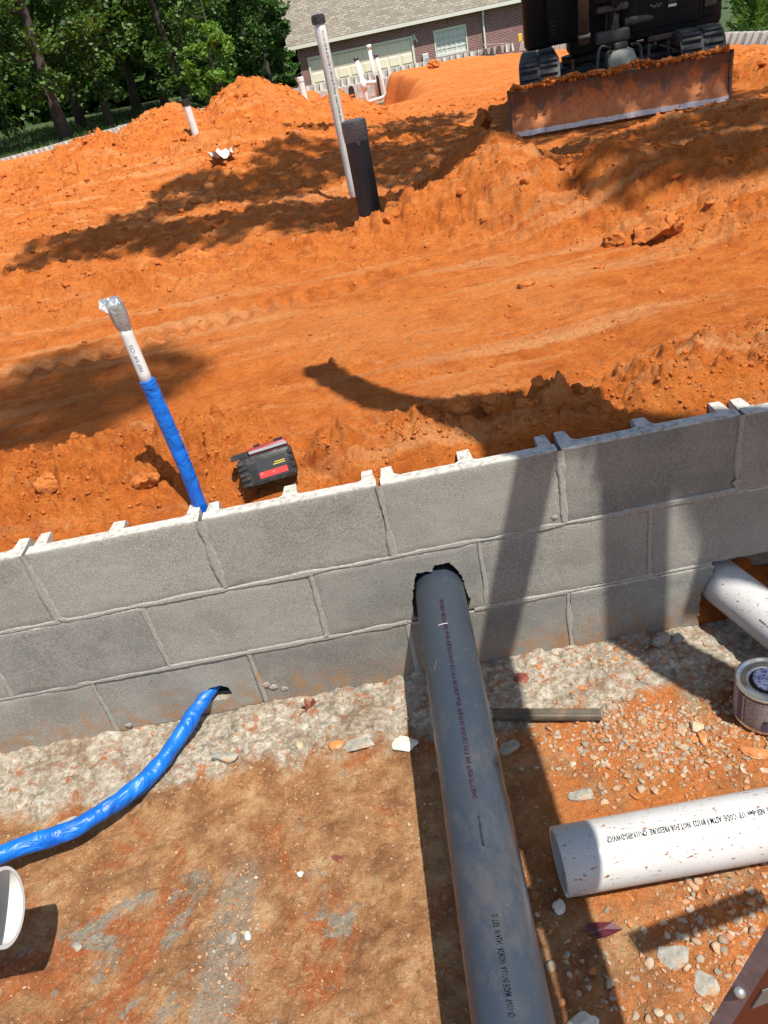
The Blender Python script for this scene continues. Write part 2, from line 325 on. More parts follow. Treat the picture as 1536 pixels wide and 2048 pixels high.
# house
def b_brick(k):
    br = k.n('TexBrick'); br.inputs['Scale'].default_value = 1.0
    br.inputs['Brick Width'].default_value = 0.205; br.inputs['Row Height'].default_value = 0.07; br.inputs['Mortar Size'].default_value = 0.011
    br.inputs['Color1'].default_value = (0.30, 0.095, 0.078, 1); br.inputs['Color2'].default_value = (0.18, 0.058, 0.050, 1); br.inputs['Mortar'].default_value = (0.40, 0.33, 0.30, 1)
    k.l(k.map((1, 1, 1), (R_(90), 0, 0)), br.inputs['Vector'])
    c = k.mix(k.math('MULTIPLY', k.f(k.noise(3.5, 3), 0.4, 0.75), 0.35), br.outputs['Color'], (0.20, 0.085, 0.07)); k.col(c)
    k.norm(k.bump(k.math('SUBTRACT', 1.0, br.outputs['Fac']), 0.6, 0.01))
M_brick = mat('red_brick', b_brick, rough=0.9)
def b_shing(k):
    br = k.n('TexBrick'); br.inputs['Scale'].default_value = 1.0; br.offset = 0.37
    br.inputs['Brick Width'].default_value = 0.30; br.inputs['Row Height'].default_value = 0.16; br.inputs['Mortar Size'].default_value = 0.022; br.inputs['Mortar Smooth'].default_value = 0.3
    br.inputs['Color1'].default_value = (0.31, 0.268, 0.205, 1); br.inputs['Color2'].default_value = (0.175, 0.148, 0.112, 1); br.inputs['Mortar'].default_value = (0.13, 0.115, 0.09, 1)
    k.l(k.tc.outputs['UV'], br.inputs['Vector'])
    c = k.mix(k.math('MULTIPLY', k.f(k.noise(1.2, 4), 0.4, 0.7), 0.3), br.outputs['Color'], (0.16, 0.145, 0.12)); k.col(c)
    k.norm(k.bump(br.outputs['Fac'], -0.6, 0.02))
M_shing = mat('asphalt_shingle', b_shing, rough=0.95)
M_trim = mat('cream_trim', base=(0.72, 0.69, 0.58), rough=0.5)
M_door = mat('cream_garage_door', lambda k: k.col(k.ramp(k.noise(2, 3), [(0.3, (0.84, 0.73, 0.53)), (0.7, (0.88, 0.78, 0.60))])), rough=0.55)
M_pane = mat('window_glass', lambda k: k.col(k.ramp(k.noise(1.1, 3), [(0.35, (0.45, 0.48, 0.45)), (0.65, (0.68, 0.70, 0.66))])), rough=0.12)
M_box = mat('pale_metal_box', base=(0.62, 0.62, 0.60), rough=0.5)
M_yspace = mat('yellow_spacer', base=(0.75, 0.47, 0.05), rough=0.6)
M_sheet = mat('grey_sheet', base=(0.30, 0.33, 0.33), rough=0.6)
# plants
def leafmat(name, a, b, c_, tr=0.35):
    m = bpy.data.materials.new(name); m.use_nodes = True
    k = NT(m.node_tree, m.node_tree.nodes['Principled BSDF'])
    isl = k.n('NewGeometry').outputs['Random Per Island']
    col = k.ramp(isl, [(0.0, a), (0.55, b), (1.0, c_)])
    k.col(col); k.b.inputs['Roughness'].default_value = 0.5; k.b.inputs['Specular IOR Level'].default_value = 0.3
    t = k.n('BsdfTranslucent'); k.l(k.mix(1.0, col, (1.0, 1.25, 0.45), 'MULTIPLY'), t.inputs['Color'])
    ms = k.n('MixShader'); ms.inputs[0].default_value = tr
    k.l(k.b.outputs[0], ms.inputs[1]); k.l(t.outputs[0], ms.inputs[2])
    k.l(ms.outputs[0], m.node_tree.nodes['Material Output'].inputs['Surface'])
    return m
M_lf1 = leafmat('dark_leaves', (0.022, 0.052, 0.012), (0.055, 0.115, 0.026), (0.12, 0.20, 0.058))
M_lf2 = leafmat('mid_leaves', (0.038, 0.080, 0.016), (0.085, 0.155, 0.034), (0.16, 0.25, 0.07))
M_lf3 = leafmat('light_leaves', (0.08, 0.15, 0.02), (0.15, 0.26, 0.04), (0.22, 0.34, 0.07), 0.42)
M_lf4 = leafmat('pine_needles', (0.07, 0.13, 0.02), (0.13, 0.23, 0.04), (0.20, 0.31, 0.06))
M_bark = mat('bark', lambda k: (k.col(k.ramp(k.noise(4, 6, 0.7, k.map((6, 6, 0.8))), [(0.3, (0.030, 0.024, 0.018)), (0.7, (0.105, 0.085, 0.065))])), k.norm(k.bump(k.noise(5, 6, 0.7, k.map((6, 6, 0.8))), 0.8, 0.05))), rough=0.95)
def b_lawn(k):
    c = k.ramp(k.noise(2.5, 6, 0.7), [(0.3, (0.035, 0.055, 0.013)), (0.55, (0.06, 0.095, 0.022)), (0.75, (0.14, 0.12, 0.05))])
    k.col(c); k.norm(k.bump(k.noise(20, 6, 0.75), 0.9, 0.1))
M_lawn = mat('dark_lawn', b_lawn, rough=0.95)  # dark green with dull brown patches
M_road = mat('pale_road', base=(0.30, 0.29, 0.27), rough=0.9)
M_grass = leafmat('grass_blades', (0.03, 0.06, 0.012), (0.06, 0.10, 0.02), (0.11, 0.14, 0.04), 0.2)

# ------------------------------------------------------------------ object helpers
def link(name, me, m=None, parent=None, smooth=False):
    if m is not None: me.materials.append(m)
    if smooth and len(me.polygons): me.polygons.foreach_set('use_smooth', [True]*len(me.polygons))
    o = bpy.data.objects.new(name, me); COL.objects.link(o)
    if parent is not None: o.parent = parent
    return o
def tag(o, label=None, cat=None, group=None, kind=None):
    if label: o['label'] = label
    if cat: o['category'] = cat
    if group: o['group'] = group
    if kind: o['kind'] = kind
    return o
def empty(name, label, cat, loc=(0, 0, 0), rot=(0, 0, 0), group=None):
    o = bpy.data.objects.new(name, None); COL.objects.link(o); o.location = loc; o.rotation_euler = rot
    return tag(o, label, cat, group)
def np_mesh(name, V, Q):
    """quads or tris from numpy arrays"""
    me = bpy.data.meshes.new(name); nv, nf, k = len(V), len(Q), Q.shape[1]
    me.vertices.add(nv); me.vertices.foreach_set('co', np.asarray(V, np.float32).ravel())
    me.loops.add(nf*k); me.loops.foreach_set('vertex_index', np.asarray(Q, np.int32).ravel())
    me.polygons.add(nf); me.polygons.foreach_set('loop_start', np.arange(0, nf*k, k, dtype=np.int32))
    me.update(calc_edges=True); return me
class G:
    """collects simple shapes into one mesh"""
    def __init__(s): s.v = []; s.f = []
    def add(s, vs_, fs):
        o = len(s.v); s.v += [tuple(v) for v in vs_]; s.f += [tuple(i+o for i in f) for f in fs]; return s
    def box(s, c, d, rot=None, taper=1.0):
        x, y, z = d[0]/2, d[1]/2, d[2]/2; t = taper
        p = [Vector(q) for q in ((-x, -y, -z), (x, -y, -z), (x, y, -z), (-x, y, -z), (-x*t, -y*t, z), (x*t, -y*t, z), (x*t, y*t, z), (-x*t, y*t, z))]
        if rot is not None: p = [rot @ q for q in p]
        c = Vector(c)
        return s.add([q+c for q in p], [(0, 3, 2, 1), (4, 5, 6, 7), (0, 1, 5, 4), (1, 2, 6, 5), (2, 3, 7, 6), (3, 0, 4, 7)])
    def bbox(s, c, d, b=0.01, rot=None, seg=2):
        bm = bmesh.new(); bmesh.ops.create_cube(bm, size=1.0)
        bmesh.ops.scale(bm, vec=d, verts=bm.verts)
        bmesh.ops.bevel(bm, geom=bm.edges[:], offset=b, segments=seg, profile=0.5, affect='EDGES')
        if rot is not None: bmesh.ops.transform(bm, matrix=rot.to_4x4(), verts=bm.verts)
        bm.verts.index_update(); c = Vector(c)
        s.add([v.co+c for v in bm.verts], [[v.index for v in f.verts] for f in bm.faces]); bm.free(); return s
    def tube(s, path, r, n=16, cap=True, squash=None):
        path = [Vector(p) for p in path]; rr = r if isinstance(r, (list, tuple)) else [r]*len(path)
        o = len(s.v); prev = None
        for i, p in enumerate(path):
            t = (path[min(i+1, len(path)-1)]-path[max(i-1, 0)]).normalized()
            if prev is None:
                a = t.cross(Vector((0, 0, 1)) if abs(t.z) < 0.9 else Vector((1, 0, 0))).normalized()
            else: a = (prev - t*prev.dot(t)).normalized()
            prev = a; b = t.cross(a)
            for k in range(n):
                an = 2*math.pi*k/n; q = rr[i]*(squash(i, an) if squash else 1.0)
                s.v.append(tuple(p + a*math.cos(an)*q + b*math.sin(an)*q))
        for i in range(len(path)-1):
            for k in range(n):
                k2 = (k+1) % n; s.f.append((o+i*n+k, o+i*n+k2, o+(i+1)*n+k2, o+(i+1)*n+k))
        if cap:
            s.f.append(tuple(o+k for k in reversed(range(n)))); e = o+(len(path)-1)*n; s.f.append(tuple(e+k for k in range(n)))
        return s
    def lathe(s, prof, n=32, c=(0, 0, 0), a0=0.0, a1=2*math.pi, axis=None):
        o = len(s.v); full = abs(a1-a0-2*math.pi) < 1e-6; m = n if full else n+1
        for (r, z) in prof:
            for k in range(m):
                an = a0+(a1-a0)*k/n; s.v.append((c[0]+r*math.cos(an), c[1]+r*math.sin(an), c[2]+z))
        for i in range(len(prof)-1):
            for k in range(n):
                k2 = (k+1) % m if full else k+1
                s.f.append((o+i*m+k, o+i*m+k2, o+(i+1)*m+k2, o+(i+1)*m+k))
        return s
    def prism(s, poly, y0, y1):
        """polygon in x,z pushed along y"""
        n = len(poly)
        return s.add([(x, y0, z) for x, z in poly]+[(x, y1, z) for x, z in poly],
                     [tuple(range(n)), tuple(reversed(range(n, 2*n)))]+[(i, i+n, (i+1) % n+n, (i+1) % n) for i in range(n)])
    def lump(s, c, r, sub=1, jit=0.25, seed=0, flat=(1, 1, 1), rot=0.0, cuts=0):
        V, F = ICO[sub]; rg = np.random.default_rng(abs(int(seed)))
        P = V*(1+jit*(rg.random((len(V), 1))-0.5)*2)
        for q in range(cuts):                              # flatten against random planes: angular stone
            nn = rg.normal(size=3); nn /= np.linalg.norm(nn); d = 0.45+0.4*rg.random()
            e = P@nn-d; P = P-np.outer(np.maximum(e, 0), nn)
        P = P*np.array(flat)*r; ca, sa = math.cos(rot), math.sin(rot)
        P = np.c_[P[:, 0]*ca-P[:, 1]*sa, P[:, 0]*sa+P[:, 1]*ca, P[:, 2]]+np.array(c)
        o = len(s.v); s.v += [tuple(p) for p in P]; s.f += [tuple(int(i)+o for i in f) for f in F]; return s
    def build(s, name, m, parent=None, smooth=False):
        me = bpy.data.meshes.new(name); me.from_pydata(s.v, [], s.f); me.update()
        bm = bmesh.new(); bm.from_mesh(me); bmesh.ops.recalc_face_normals(bm, faces=bm.faces); bm.to_mesh(me); bm.free()
        return link(name, me, m, parent, smooth)
ICO = {}
for sub in (1, 2, 3, 4):
    bm = bmesh.new(); bmesh.ops.create_icosphere(bm, subdivisions=sub, radius=1.0); bm.verts.index_update()
    ICO[sub] = (np.array([v.co[:] for v in bm.verts]), np.array([[v.index for v in f.verts] for f in bm.faces])); bm.free()
def auto_smooth(o, ang=35):
    me = o.data; me.polygons.foreach_set('use_smooth', [True]*len(me.polygons))
    me.set_sharp_from_angle(angle=R_(ang)); return o
def scatter(name, P, Rr, m, sub=1, jit=0.3, seed=0, flat=0.75, label=None, cuts=0):
    """many small lumps as one mesh"""
    rg = np.random.default_rng(seed); V, F = ICO[sub]; n = len(P); nv = len(V)
    vv = np.repeat(V[None], n, 0)*(1+jit*(rg.random((n, nv, 1))*2-1))
    for q in range(cuts):
        nn = rg.normal(size=(n, 1, 3)); nn /= np.linalg.norm(nn, axis=2, keepdims=True); d = 0.30+0.42*rg.random((n, 1))
        e = np.maximum((vv*nn).sum(2)-d, 0); vv = vv-e[..., None]*nn
    sc = 0.7+0.6*rg.random((n, 1, 3)); sc[..., 2] *= flat; vv = vv*sc*np.asarray(Rr)[:, None, None]
    an = rg.random((n, 1))*6.283; ca, sa = np.cos(an), np.sin(an)
    vv = np.stack([vv[..., 0]*ca-vv[..., 1]*sa, vv[..., 0]*sa+vv[..., 1]*ca, vv[..., 2]], 2)+np.asarray(P)[:, None, :]
    FF = (F[None]+(np.arange(n)*nv)[:, None, None]).reshape(-1, 3)
    return link(name, np_mesh(name, vv.reshape(-1, 3), FF), m)

# ------------------------------------------------------------------ terrain
def left_wall_y(x): return 18.4+(x+7.65)*2.45
TR = dict(x0=0.62)
def rough_map(x, y):
    r = 0.13+0*x
    r = r+0.95*gau(y-0.30, 0.20)*sst(-0.12, -0.42, x)
    r = r+0.75*gau(y-0.22, 0.13)*sst(-0.22, -0.05, x)*sst(1.6, 1.0, x)
    r = r+0.20*gau(y-0.13, 0.09)
    yf = bank_foot(x)
    r = r+0.46*sst(-0.05, 0.25, y-yf)*sst(1.9, 1.0, y-yf)*sst(-0.2, 0.5, x)
    r = r+0.65*gau(y-2.30-0.1*x, 0.28)*sst(0.6, 0.2, x)
    r = r+0.46*sst(2.4, 3.2, y)*sst(9.5, 7.5, y)+0.10*sst(7.5, 9.5, y)
    m = mound(x, y); r = r+0.36*sst(0.05, 0.25, m)
    r = r*sst(22, 9, y)+0.30*sst(9, 22, y)
    r = np.where((x > 1.0) & (y > 9.0), 0.28, r)
    return np.clip(r, 0, 1.3)
def bank_foot(x):
    return np.interp(x, [-0.2, 0.45, 0.75, 1.15, 1.7, 3.0, 6], [2.25, 1.75, 1.55, 1.20, 0.85, 0.55, 0.4])
def mound(x, y):
    m = 0.60*gau(np.hypot((x+1.72)/0.95, (y-7.9)/1.35), 0.86)
    m = np.maximum(m, 0.43*gau(np.hypot((x+2.25)/1.0, (y-7.2)/1.5), 0.9))
    m = np.maximum(m, 0.28*gau(np.hypot((x+3.0)/1.2, (y-7.5)/1.7), 0.9))
    m = np.maximum(m, 0.26*gau(np.hypot((x+0.9)/1.5, (y-6.6)/1.0), 0.9))
    m = np.maximum(m, 0.60*gau(np.hypot((x+0.80)/0.95, (y-8.3)/1.5), 0.86))
    m = np.maximum(m, 0.29*gau(np.hypot((x-0.05)/0.75, (y-8.5)/1.3), 0.9))
    return m
def height(x, y):
    nb = vnoise(x*1.1, y*1.1, 5)
    z = 0.592+0.02*nb+0*x
    z = z-0.030*gau(y-0.02, 0.07)
    z = z+0.085*gau(y-0.33, 0.17)*sst(-0.05, -0.40, x)*(1+0.8*vnoise(x*3, y*3, 9))
    z = z+0.050*gau(y-0.21, 0.10)*sst(-0.2, 0.0, x)*sst(0.75, 0.45, x)*(1+1.0*vnoise(x*4, y*4, 19))
    z = z+0.060*gau(y-0.42, 0.30)*sst(0.55, 0.95, x)
    z = z+0.030*sst(0.4, 1.6, y)
    # low berm on the left, steep bank on the right
    z = z+0.085*gau(y-2.32-0.10*x, 0.20)*sst(0.75, 0.25, x)*sst(-2.6, -1.1, x)*(1+1.0*vnoise(x*2.2, y*2.2, 31))
    yf = bank_foot(x)
    t = (y-yf)
    up = sst(-0.02, 0.72, t)*sst(2.3, 0.75, t)
    amp = np.interp(x, [-0.1, 0.3, 0.62, 0.78, 0.90, 1.02, 1.2, 1.7, 2.6, 4.0], [0.0, 0.08, 0.20, 0.25, 0.20, 0.15, 0.19, 0.20, 0.22, 0.26])
    z = z+amp*up*(1+0.5*vnoise(x*2.5, y*2.5, 41))
    z = z+0.16*gau(np.hypot((x-0.86)/0.30, (y-2.75)/0.75), 0.8)
    # churned middle ground
    mid = sst(2.5, 3.2, y)*sst(7.5, 5.5, y)
    z = z+mid*(0.075*fbm(x*0.55+y*0.10, y*1.7-x*0.25, 3, 61)+0.02)
    z = z+0.10*gau(np.hypot((x+0.15)/0.8, (y-3.35)/0.38), 0.9)+0.11*gau(np.hypot((x-0.3)/0.9, (y-4.8)/0.6), 0.9)
    z = z+0.085*gau(np.hypot((x-2.9)/1.2, (y-3.4)/0.5), 1.0)
    z = z+0.16*gau(np.hypot((x-3.7)/0.5, (y-4.9)/1.0), 1.0)
    m = mound(x, y)*(1+0.28*fbm(x*1.3, y*1.3, 2, 77)); z = z+m
    # far level pad with its own front edge and the open trench by the back wall
    pad = sst(8.6, 10.0, y+0.35*vnoise(x*0.8, y*0.8, 88))*sst(0.9, 1.5, x+0.3*vnoise(x, y*0.7, 89))
    z = z+0.035*pad
    re_ = 1.40+0.045*(y-10)+0.25*vnoise(x*0+1.0, y*0.9, 90)
    tr = sst(re_+0.22, re_-0.26, x)*sst(-0.15, 0.35, x)*sst(9.3, 18.0, y)
    z = z-0.95*tr
    z = z-0.150*sst(14.5, 22.5, y)*(1-tr)
    z = z-0.19*sst(4.3, 5.6, x)*sst(1.5, 4.0, y)
    z = z+0.03*sst(6.5, 3.0, np.abs(y-5.5))*gau(x+3.5, 2.0)
    # tracks pressed by the digger on the bank
    tk = sst(0.13, 0.11, np.abs(x-1.02-0.05*(y-1.9)))*sst(1.72, 1.80, y)*sst(2.22, 2.12, y)
    z = z+tk*(0.014*np.sign(np.sin(y*2*math.pi/0.072))*np.minimum(1, np.abs(np.sin(y*2*math.pi/0.072))*2)*np.where(np.abs(x-1.02) < 0.012, -1, 1)-0.015)
    # tyre and grader scratches on the level strip
    lev = sst(0.5, 0.8, y)*sst(2.2, 1.9, y)*sst(0.3, 0.0, sst(-0.05, 0.25, y-yf)*sst(-0.2, 0.3, x))
    z = z+lev*0.016*(fbm(x*0.8+3, y*13-x*2.2, 3, 53))
    tk2 = gau(y-1.62-0.22*x, 0.10)*sst(0.5, 0.0, x)+gau(y-3.75-0.2*x, 0.16)+gau(y-4.45-0.15*x, 0.16)*sst(1.2, 0.6, x)
    z = z+tk2*(0.012*np.sin((x*math.cos(0.2)+y*0.2)*2*math.pi/0.085)-0.022)
    for px_, py_, pz_, rr_ in ((0.175, 2.71, 0.605, 0.30), (0.128, 3.58, 0.60, 0.42), (0.05, 3.1, 0.60, 0.30)):
        k_ = gau(np.hypot(x-px_, y-py_)/rr_, 1.0)**0.6; z = z*(1-k_)+pz_*k_
    flat_ = sst(1.0, 1.5, x)*sst(3.7, 3.3, x)*sst(3.5, 4.3, y)*sst(7.2, 6.2, y)
    z = z*(1-flat_)+flat_*(0.572+0.02*vnoise(x*2, y*2, 71))
    r = rough_map(x, y)*(1-0.75*flat_)
    det = 0.034*fbm(x*7, y*7, 4, 12, 0.55)+0.016*np.abs(fbm(x*26, y*26, 3, 14, 0.6))
    det = det+0.016*np.abs(fbm(x*16+3, y*16, 4, 17, 0.6))+clods(x, y, 0.024, 0.8, 105)*1.0*sst(3.0, 1.0, y)+clods(x, y, 0.045, 0.75, 100)*1.0+clods(x+3.3, y+1.7, 0.075, 0.65, 110)*0.95+clods(x+7.7, y-3.1, 0.14, 0.55, 120)*0.75+clods(x-2.2, y+5.3, 0.34, 0.30, 140)*0.45*np.clip(r*1.3, 0, 1)
    z = z+r*det*1.3+0.004*fbm(x*40, y*40, 3, 15)
    # earth stays below the top of the blocks
    lim = 0.560+0.040*sst(0.06, 0.12, y)+0.16*sst(0.11, 0.24, y)+0.012*vnoise(x*9, y*9, 3)+0.6*clods(x, y, 0.03, 0.7, 5)+0.55*r*det*sst(0.07, 0.13, y)
    z = np.where(y < 0.24, np.minimum(z, lim), z)
    return z
def terrain_z(x, y): return float(height(np.array([float(x)]), np.array([float(y)]))[0])

ys = [0.034]
while ys[-1] < 23.74: ys.append(ys[-1]+0.0036*((ys[-1]+1.45)/1.48)**1.62)
ys = np.array(ys); ys[-1] = 23.74
us = np.linspace(-0.98, 0.92, 880)
XX = us[None, :]*(ys[:, None]+1.75)+0.05; YY = np.repeat(ys[:, None], len(us), 1)
keep_r = 5.79
XX = np.clip(XX, -14.0, keep_r)
ZZ = height(XX.ravel(), YY.ravel()).reshape(XX.shape)
nr, nc = XX.shape
idx = np.arange(nr*nc).reshape(nr, nc)
Q = np.stack([idx[:-1, :-1], idx[:-1, 1:], idx[1:, 1:], idx[1:, :-1]], -1).reshape(-1, 4)
cx_ = XX[:-1, :-1].ravel(); cy_ = YY[:-1, :-1].ravel()
ok = (XX[:-1, 1:].ravel()-cx_ > 1e-5) & (cy_ < np.maximum(left_wall_y(cx_), np.where(cx_ < -7.6, 18.4, 0)))
dirt = link('dirt_ground', np_mesh('dirt_ground', np.stack([XX, YY, ZZ], -1).reshape(-1, 3), Q[ok]), M_clay, None, True)
tag(dirt, kind='structure')

# footing strip in front of the wall
def foot_z(x, y):
    z = 0.006*fbm(x*9, y*9, 4, 201)+0.006*fbm(x*38, y*38, 4, 205, 0.65)
    e = y+0.16*fbm(x*5, y*5, 3, 210)
    z = z+0.016*sst(-0.23, -0.17, e)+sst(-0.26, -0.16, e)*(0.012*np.abs(fbm(x*18, y*18, 4, 230, 0.6))+0.5*clods(x, y, 0.045, 0.35, 240))+0.010*sst(-0.08, -0.01, y)*(0.5+fbm(x*20, y*20, 2, 215))
    z = z+0.006*clods(x, y, 0.035, 0.45, 220)/0.01*0.5*sst(-0.02, 0.12, fbm(x*4, y*4, 3, 221)+0.03)
    z = z-0.018*gau(np.hypot((x-0.9)/0.28, (y+0.10)/0.3), 0.9)
    return z
def fz(x, y): return float(foot_z(np.array([float(x)]), np.array([float(y)]))[0])
gx = np.concatenate([[-9, -4, -2.2], np.linspace(-1.5, 1.5, 680), [2.2, 4, 9]])
gy = np.concatenate([[-9, -4, -2, -1.5], np.linspace(-1.2, 0.0, 300)])
X2, Y2 = np.meshgrid(gx, gy); Z2 = foot_z(X2.ravel(), Y2.ravel()).reshape(X2.shape)
i2 = np.arange(X2.size).reshape(X2.shape)
Q2 = np.stack([i2[:-1, :-1], i2[:-1, 1:], i2[1:, 1:], i2[1:, :-1]], -1).reshape(-1, 4)
tag(link('footing_ground', np_mesh('footing_ground', np.stack([X2, Y2, Z2], -1).reshape(-1, 3), Q2), M_foot, None, True), kind='structure')
# earth inside the wall cavity seen through the broken block
g3x = np.linspace(0.42, 1.6, 120); g3y = np.linspace(0.0, 0.16, 30); X3, Y3 = np.meshgrid(g3x, g3y)
Z3 = -0.012+0.05*sst(0.02, 0.16, Y3)+0.12*gau(X3-0.735, 0.035)*sst(0.0, 0.05, Y3)+0.02*fbm(X3*12, Y3*12, 4, 301)+clods(X3, Y3, 0.07, 0.8, 310)
i3 = np.arange(X3.size).reshape(X3.shape); Q3 = np.stack([i3[:-1, :-1], i3[:-1, 1:], i3[1:, 1:], i3[1:, :-1]], -1).reshape(-1, 4)
tag(link('dirt_under_wall', np_mesh('dirt_under_wall', np.stack([X3, Y3, Z3], -1).reshape(-1, 3), Q3), M_clay, None, True), kind='structure')

# outer lawn, large enough to reach the horizon
def lawn_z(x, y):
    L = sst(-2.5, -6.5, x)
    zl = 0.48+0.55*sst(20, 46, y)*sst(-14, -4, -np.abs(x)*0-6); zr = -0.25-0.75*sst(12, 34, y)
    z = zl*L+zr*(1-L)
    z = np.where(y < -9, -0.5, z)
    inside = (x > -9) & (x < 9) & (y < 6) & (y > -9)
    return np.where(inside, -0.6, z)
lx = np.concatenate([[-400, -150, -60], np.linspace(-30, 30, 61), [60, 150, 400]]); ly = np.concatenate([[-300, -100, -40, -15], np.linspace(-10, 70, 81), [120, 250, 450]])
X4, Y4 = np.meshgrid(lx, ly); Z4 = lawn_z(X4, Y4)+0.05*vnoise(X4*0.7, Y4*0.7, 401)
ins = (X4 > -7.5) & (X4 < 5.6) & (Y4 > -8) & (Y4 < 23.5); Z4 = np.where(ins, -0.9, Z4)
i4 = np.arange(X4.size).reshape(X4.shape); Q4 = np.stack([i4[:-1, :-1], i4[:-1, 1:], i4[1:, 1:], i4[1:, :-1]], -1).reshape(-1, 4)
tag(link('lawn', np_mesh('lawn', np.stack([X4, Y4, Z4], -1).reshape(-1, 3), Q4), M_lawn, None, True), kind='structure')
G().add([(-40, 42.0, 1.08), (-5.5, 42.0, 1.08), (-5.5, 44.5, 1.10), (-40, 44.5, 1.10)], [(0, 1, 2, 3)]).build('road', M_road)['kind'] = 'structure'

# ------------------------------------------------------------------ near block wall
MOD, CRS, JT = 0.4064, 0.2032, 0.0095
def shell_mesh(w_, h_, t_, seed, nx=44, nz=22):
    """face shell: closed slab, rough front, slightly worn edges; origin at lower front left"""
    rg = np.random.default_rng(seed)
    xs = np.linspace(0, w_, nx+1); zs = np.linspace(0, h_, nz+1); X, Z = np.meshgrid(xs, zs)
    Yf = 0.0009*fbm(X*60+seed, Z*60, 3, seed)+0.0012*fbm(X*8+seed, Z*8, 2, seed+9)
    dE = np.minimum(np.minimum(X, w_-X), np.minimum(Z, h_-Z)); Yf = Yf+0.0016*np.exp(-(dE/0.0045)**2)*(1+0.9*vnoise(X*50, Z*50, seed+3))
    edge = (dE < 1e-6)
    X = X+edge*0.0012*rg.normal(size=X.shape)*((X > 1e-6) & (X < w_-1e-6)); 
    F = np.stack([X, Yf, Z], -1).reshape(-1, 3); Bk = np.stack([X, np.full_like(X, t_), Z], -1).reshape(-1, 3)
    n = (nx+1)*(nz+1); ii = np.arange(n).reshape(nz+1, nx+1)
    q = np.stack([ii[:-1, :-1], ii[:-1, 1:], ii[1:, 1:], ii[1:, :-1]], -1).reshape(-1, 4)
    qs = [q, q[:, ::-1]+n]
    for a in (ii[0, :], ii[-1, ::-1], ii[::-1, 0], ii[:, -1]):
        qs.append(np.stack([a[1:], a[:-1], a[:-1]+n, a[1:]+n], -1))
    return np.concatenate([F, Bk]), np.concatenate(qs)
def cut(o, poly, y0=-0.05, y1=0.12):
    g = G().prism(poly, y0, y1); c = g.build('cutter', None)
    c.location = o.location; c.rotation_euler = o.rotation_euler; bpy.context.view_layer.update()
    md = o.modifiers.new('cut', 'BOOLEAN'); md.object = c; md.operation = 'DIFFERENCE'; md.solver = 'EXACT'
    dg = bpy.context.evaluated_depsgraph_get(); me = bpy.data.meshes.new_from_object(o.evaluated_get(dg))
    o.modifiers.clear(); old = o.data; o.data = me; bpy.data.meshes.remove(old)
    cm = c.data; bpy.data.objects.remove(c); bpy.data.meshes.remove(cm)
def jag(pts, step=0.006, amp=0.004, seed=3):
    rg = np.random.default_rng(seed); out = []
    for i, p in enumerate(pts):
        qx, qz = pts[(i+1) % len(pts)]; d = math.hypot(qx-p[0], qz-p[1]); n = max(1, int(d/step))
        for k in range(n):
            t = k/n; out.append((p[0]+(qx-p[0])*t+rg.normal()*amp*(0.6 if k else 0.2), p[1]+(qz-p[1])*t+rg.normal()*amp*(0.6 if k else 0.2)))
    return out
wall = empty('block_wall', 'long grey concrete block wall with pipe holes, three courses on the footing', 'wall')
HOLE1 = jag([(0.020, 0.212), (0.018, 0.255), (0.028, 0.285), (0.036, 0.325), (0.044, 0.348), (0.085, 0.345), (0.092, 0.362), (0.128, 0.360), (0.142, 0.338), (0.152, 0.31), (0.157, 0.27), (0.163, 0.236), (0.157, 0.212)], seed=11, amp=0.003)
HOLE2 = jag([(-0.545, 0.062), (-0.550, 0.088), (-0.535, 0.108), (-0.505, 0.112), (-0.488, 0.098), (-0.484, 0.075), (-0.500, 0.060)], seed=12, amp=0.002)
HOLE3 = jag([(0.735, -0.05), (0.737, 0.02), (0.742, 0.075), (0.741, 0.11), (0.752, 0.145), (0.768, 0.172), (0.775, 0.215), (1.13, 0.215), (1.15, 0.10), (1.14, -0.05)], seed=13, amp=0.006)
jit = np.random.default_rng(21)
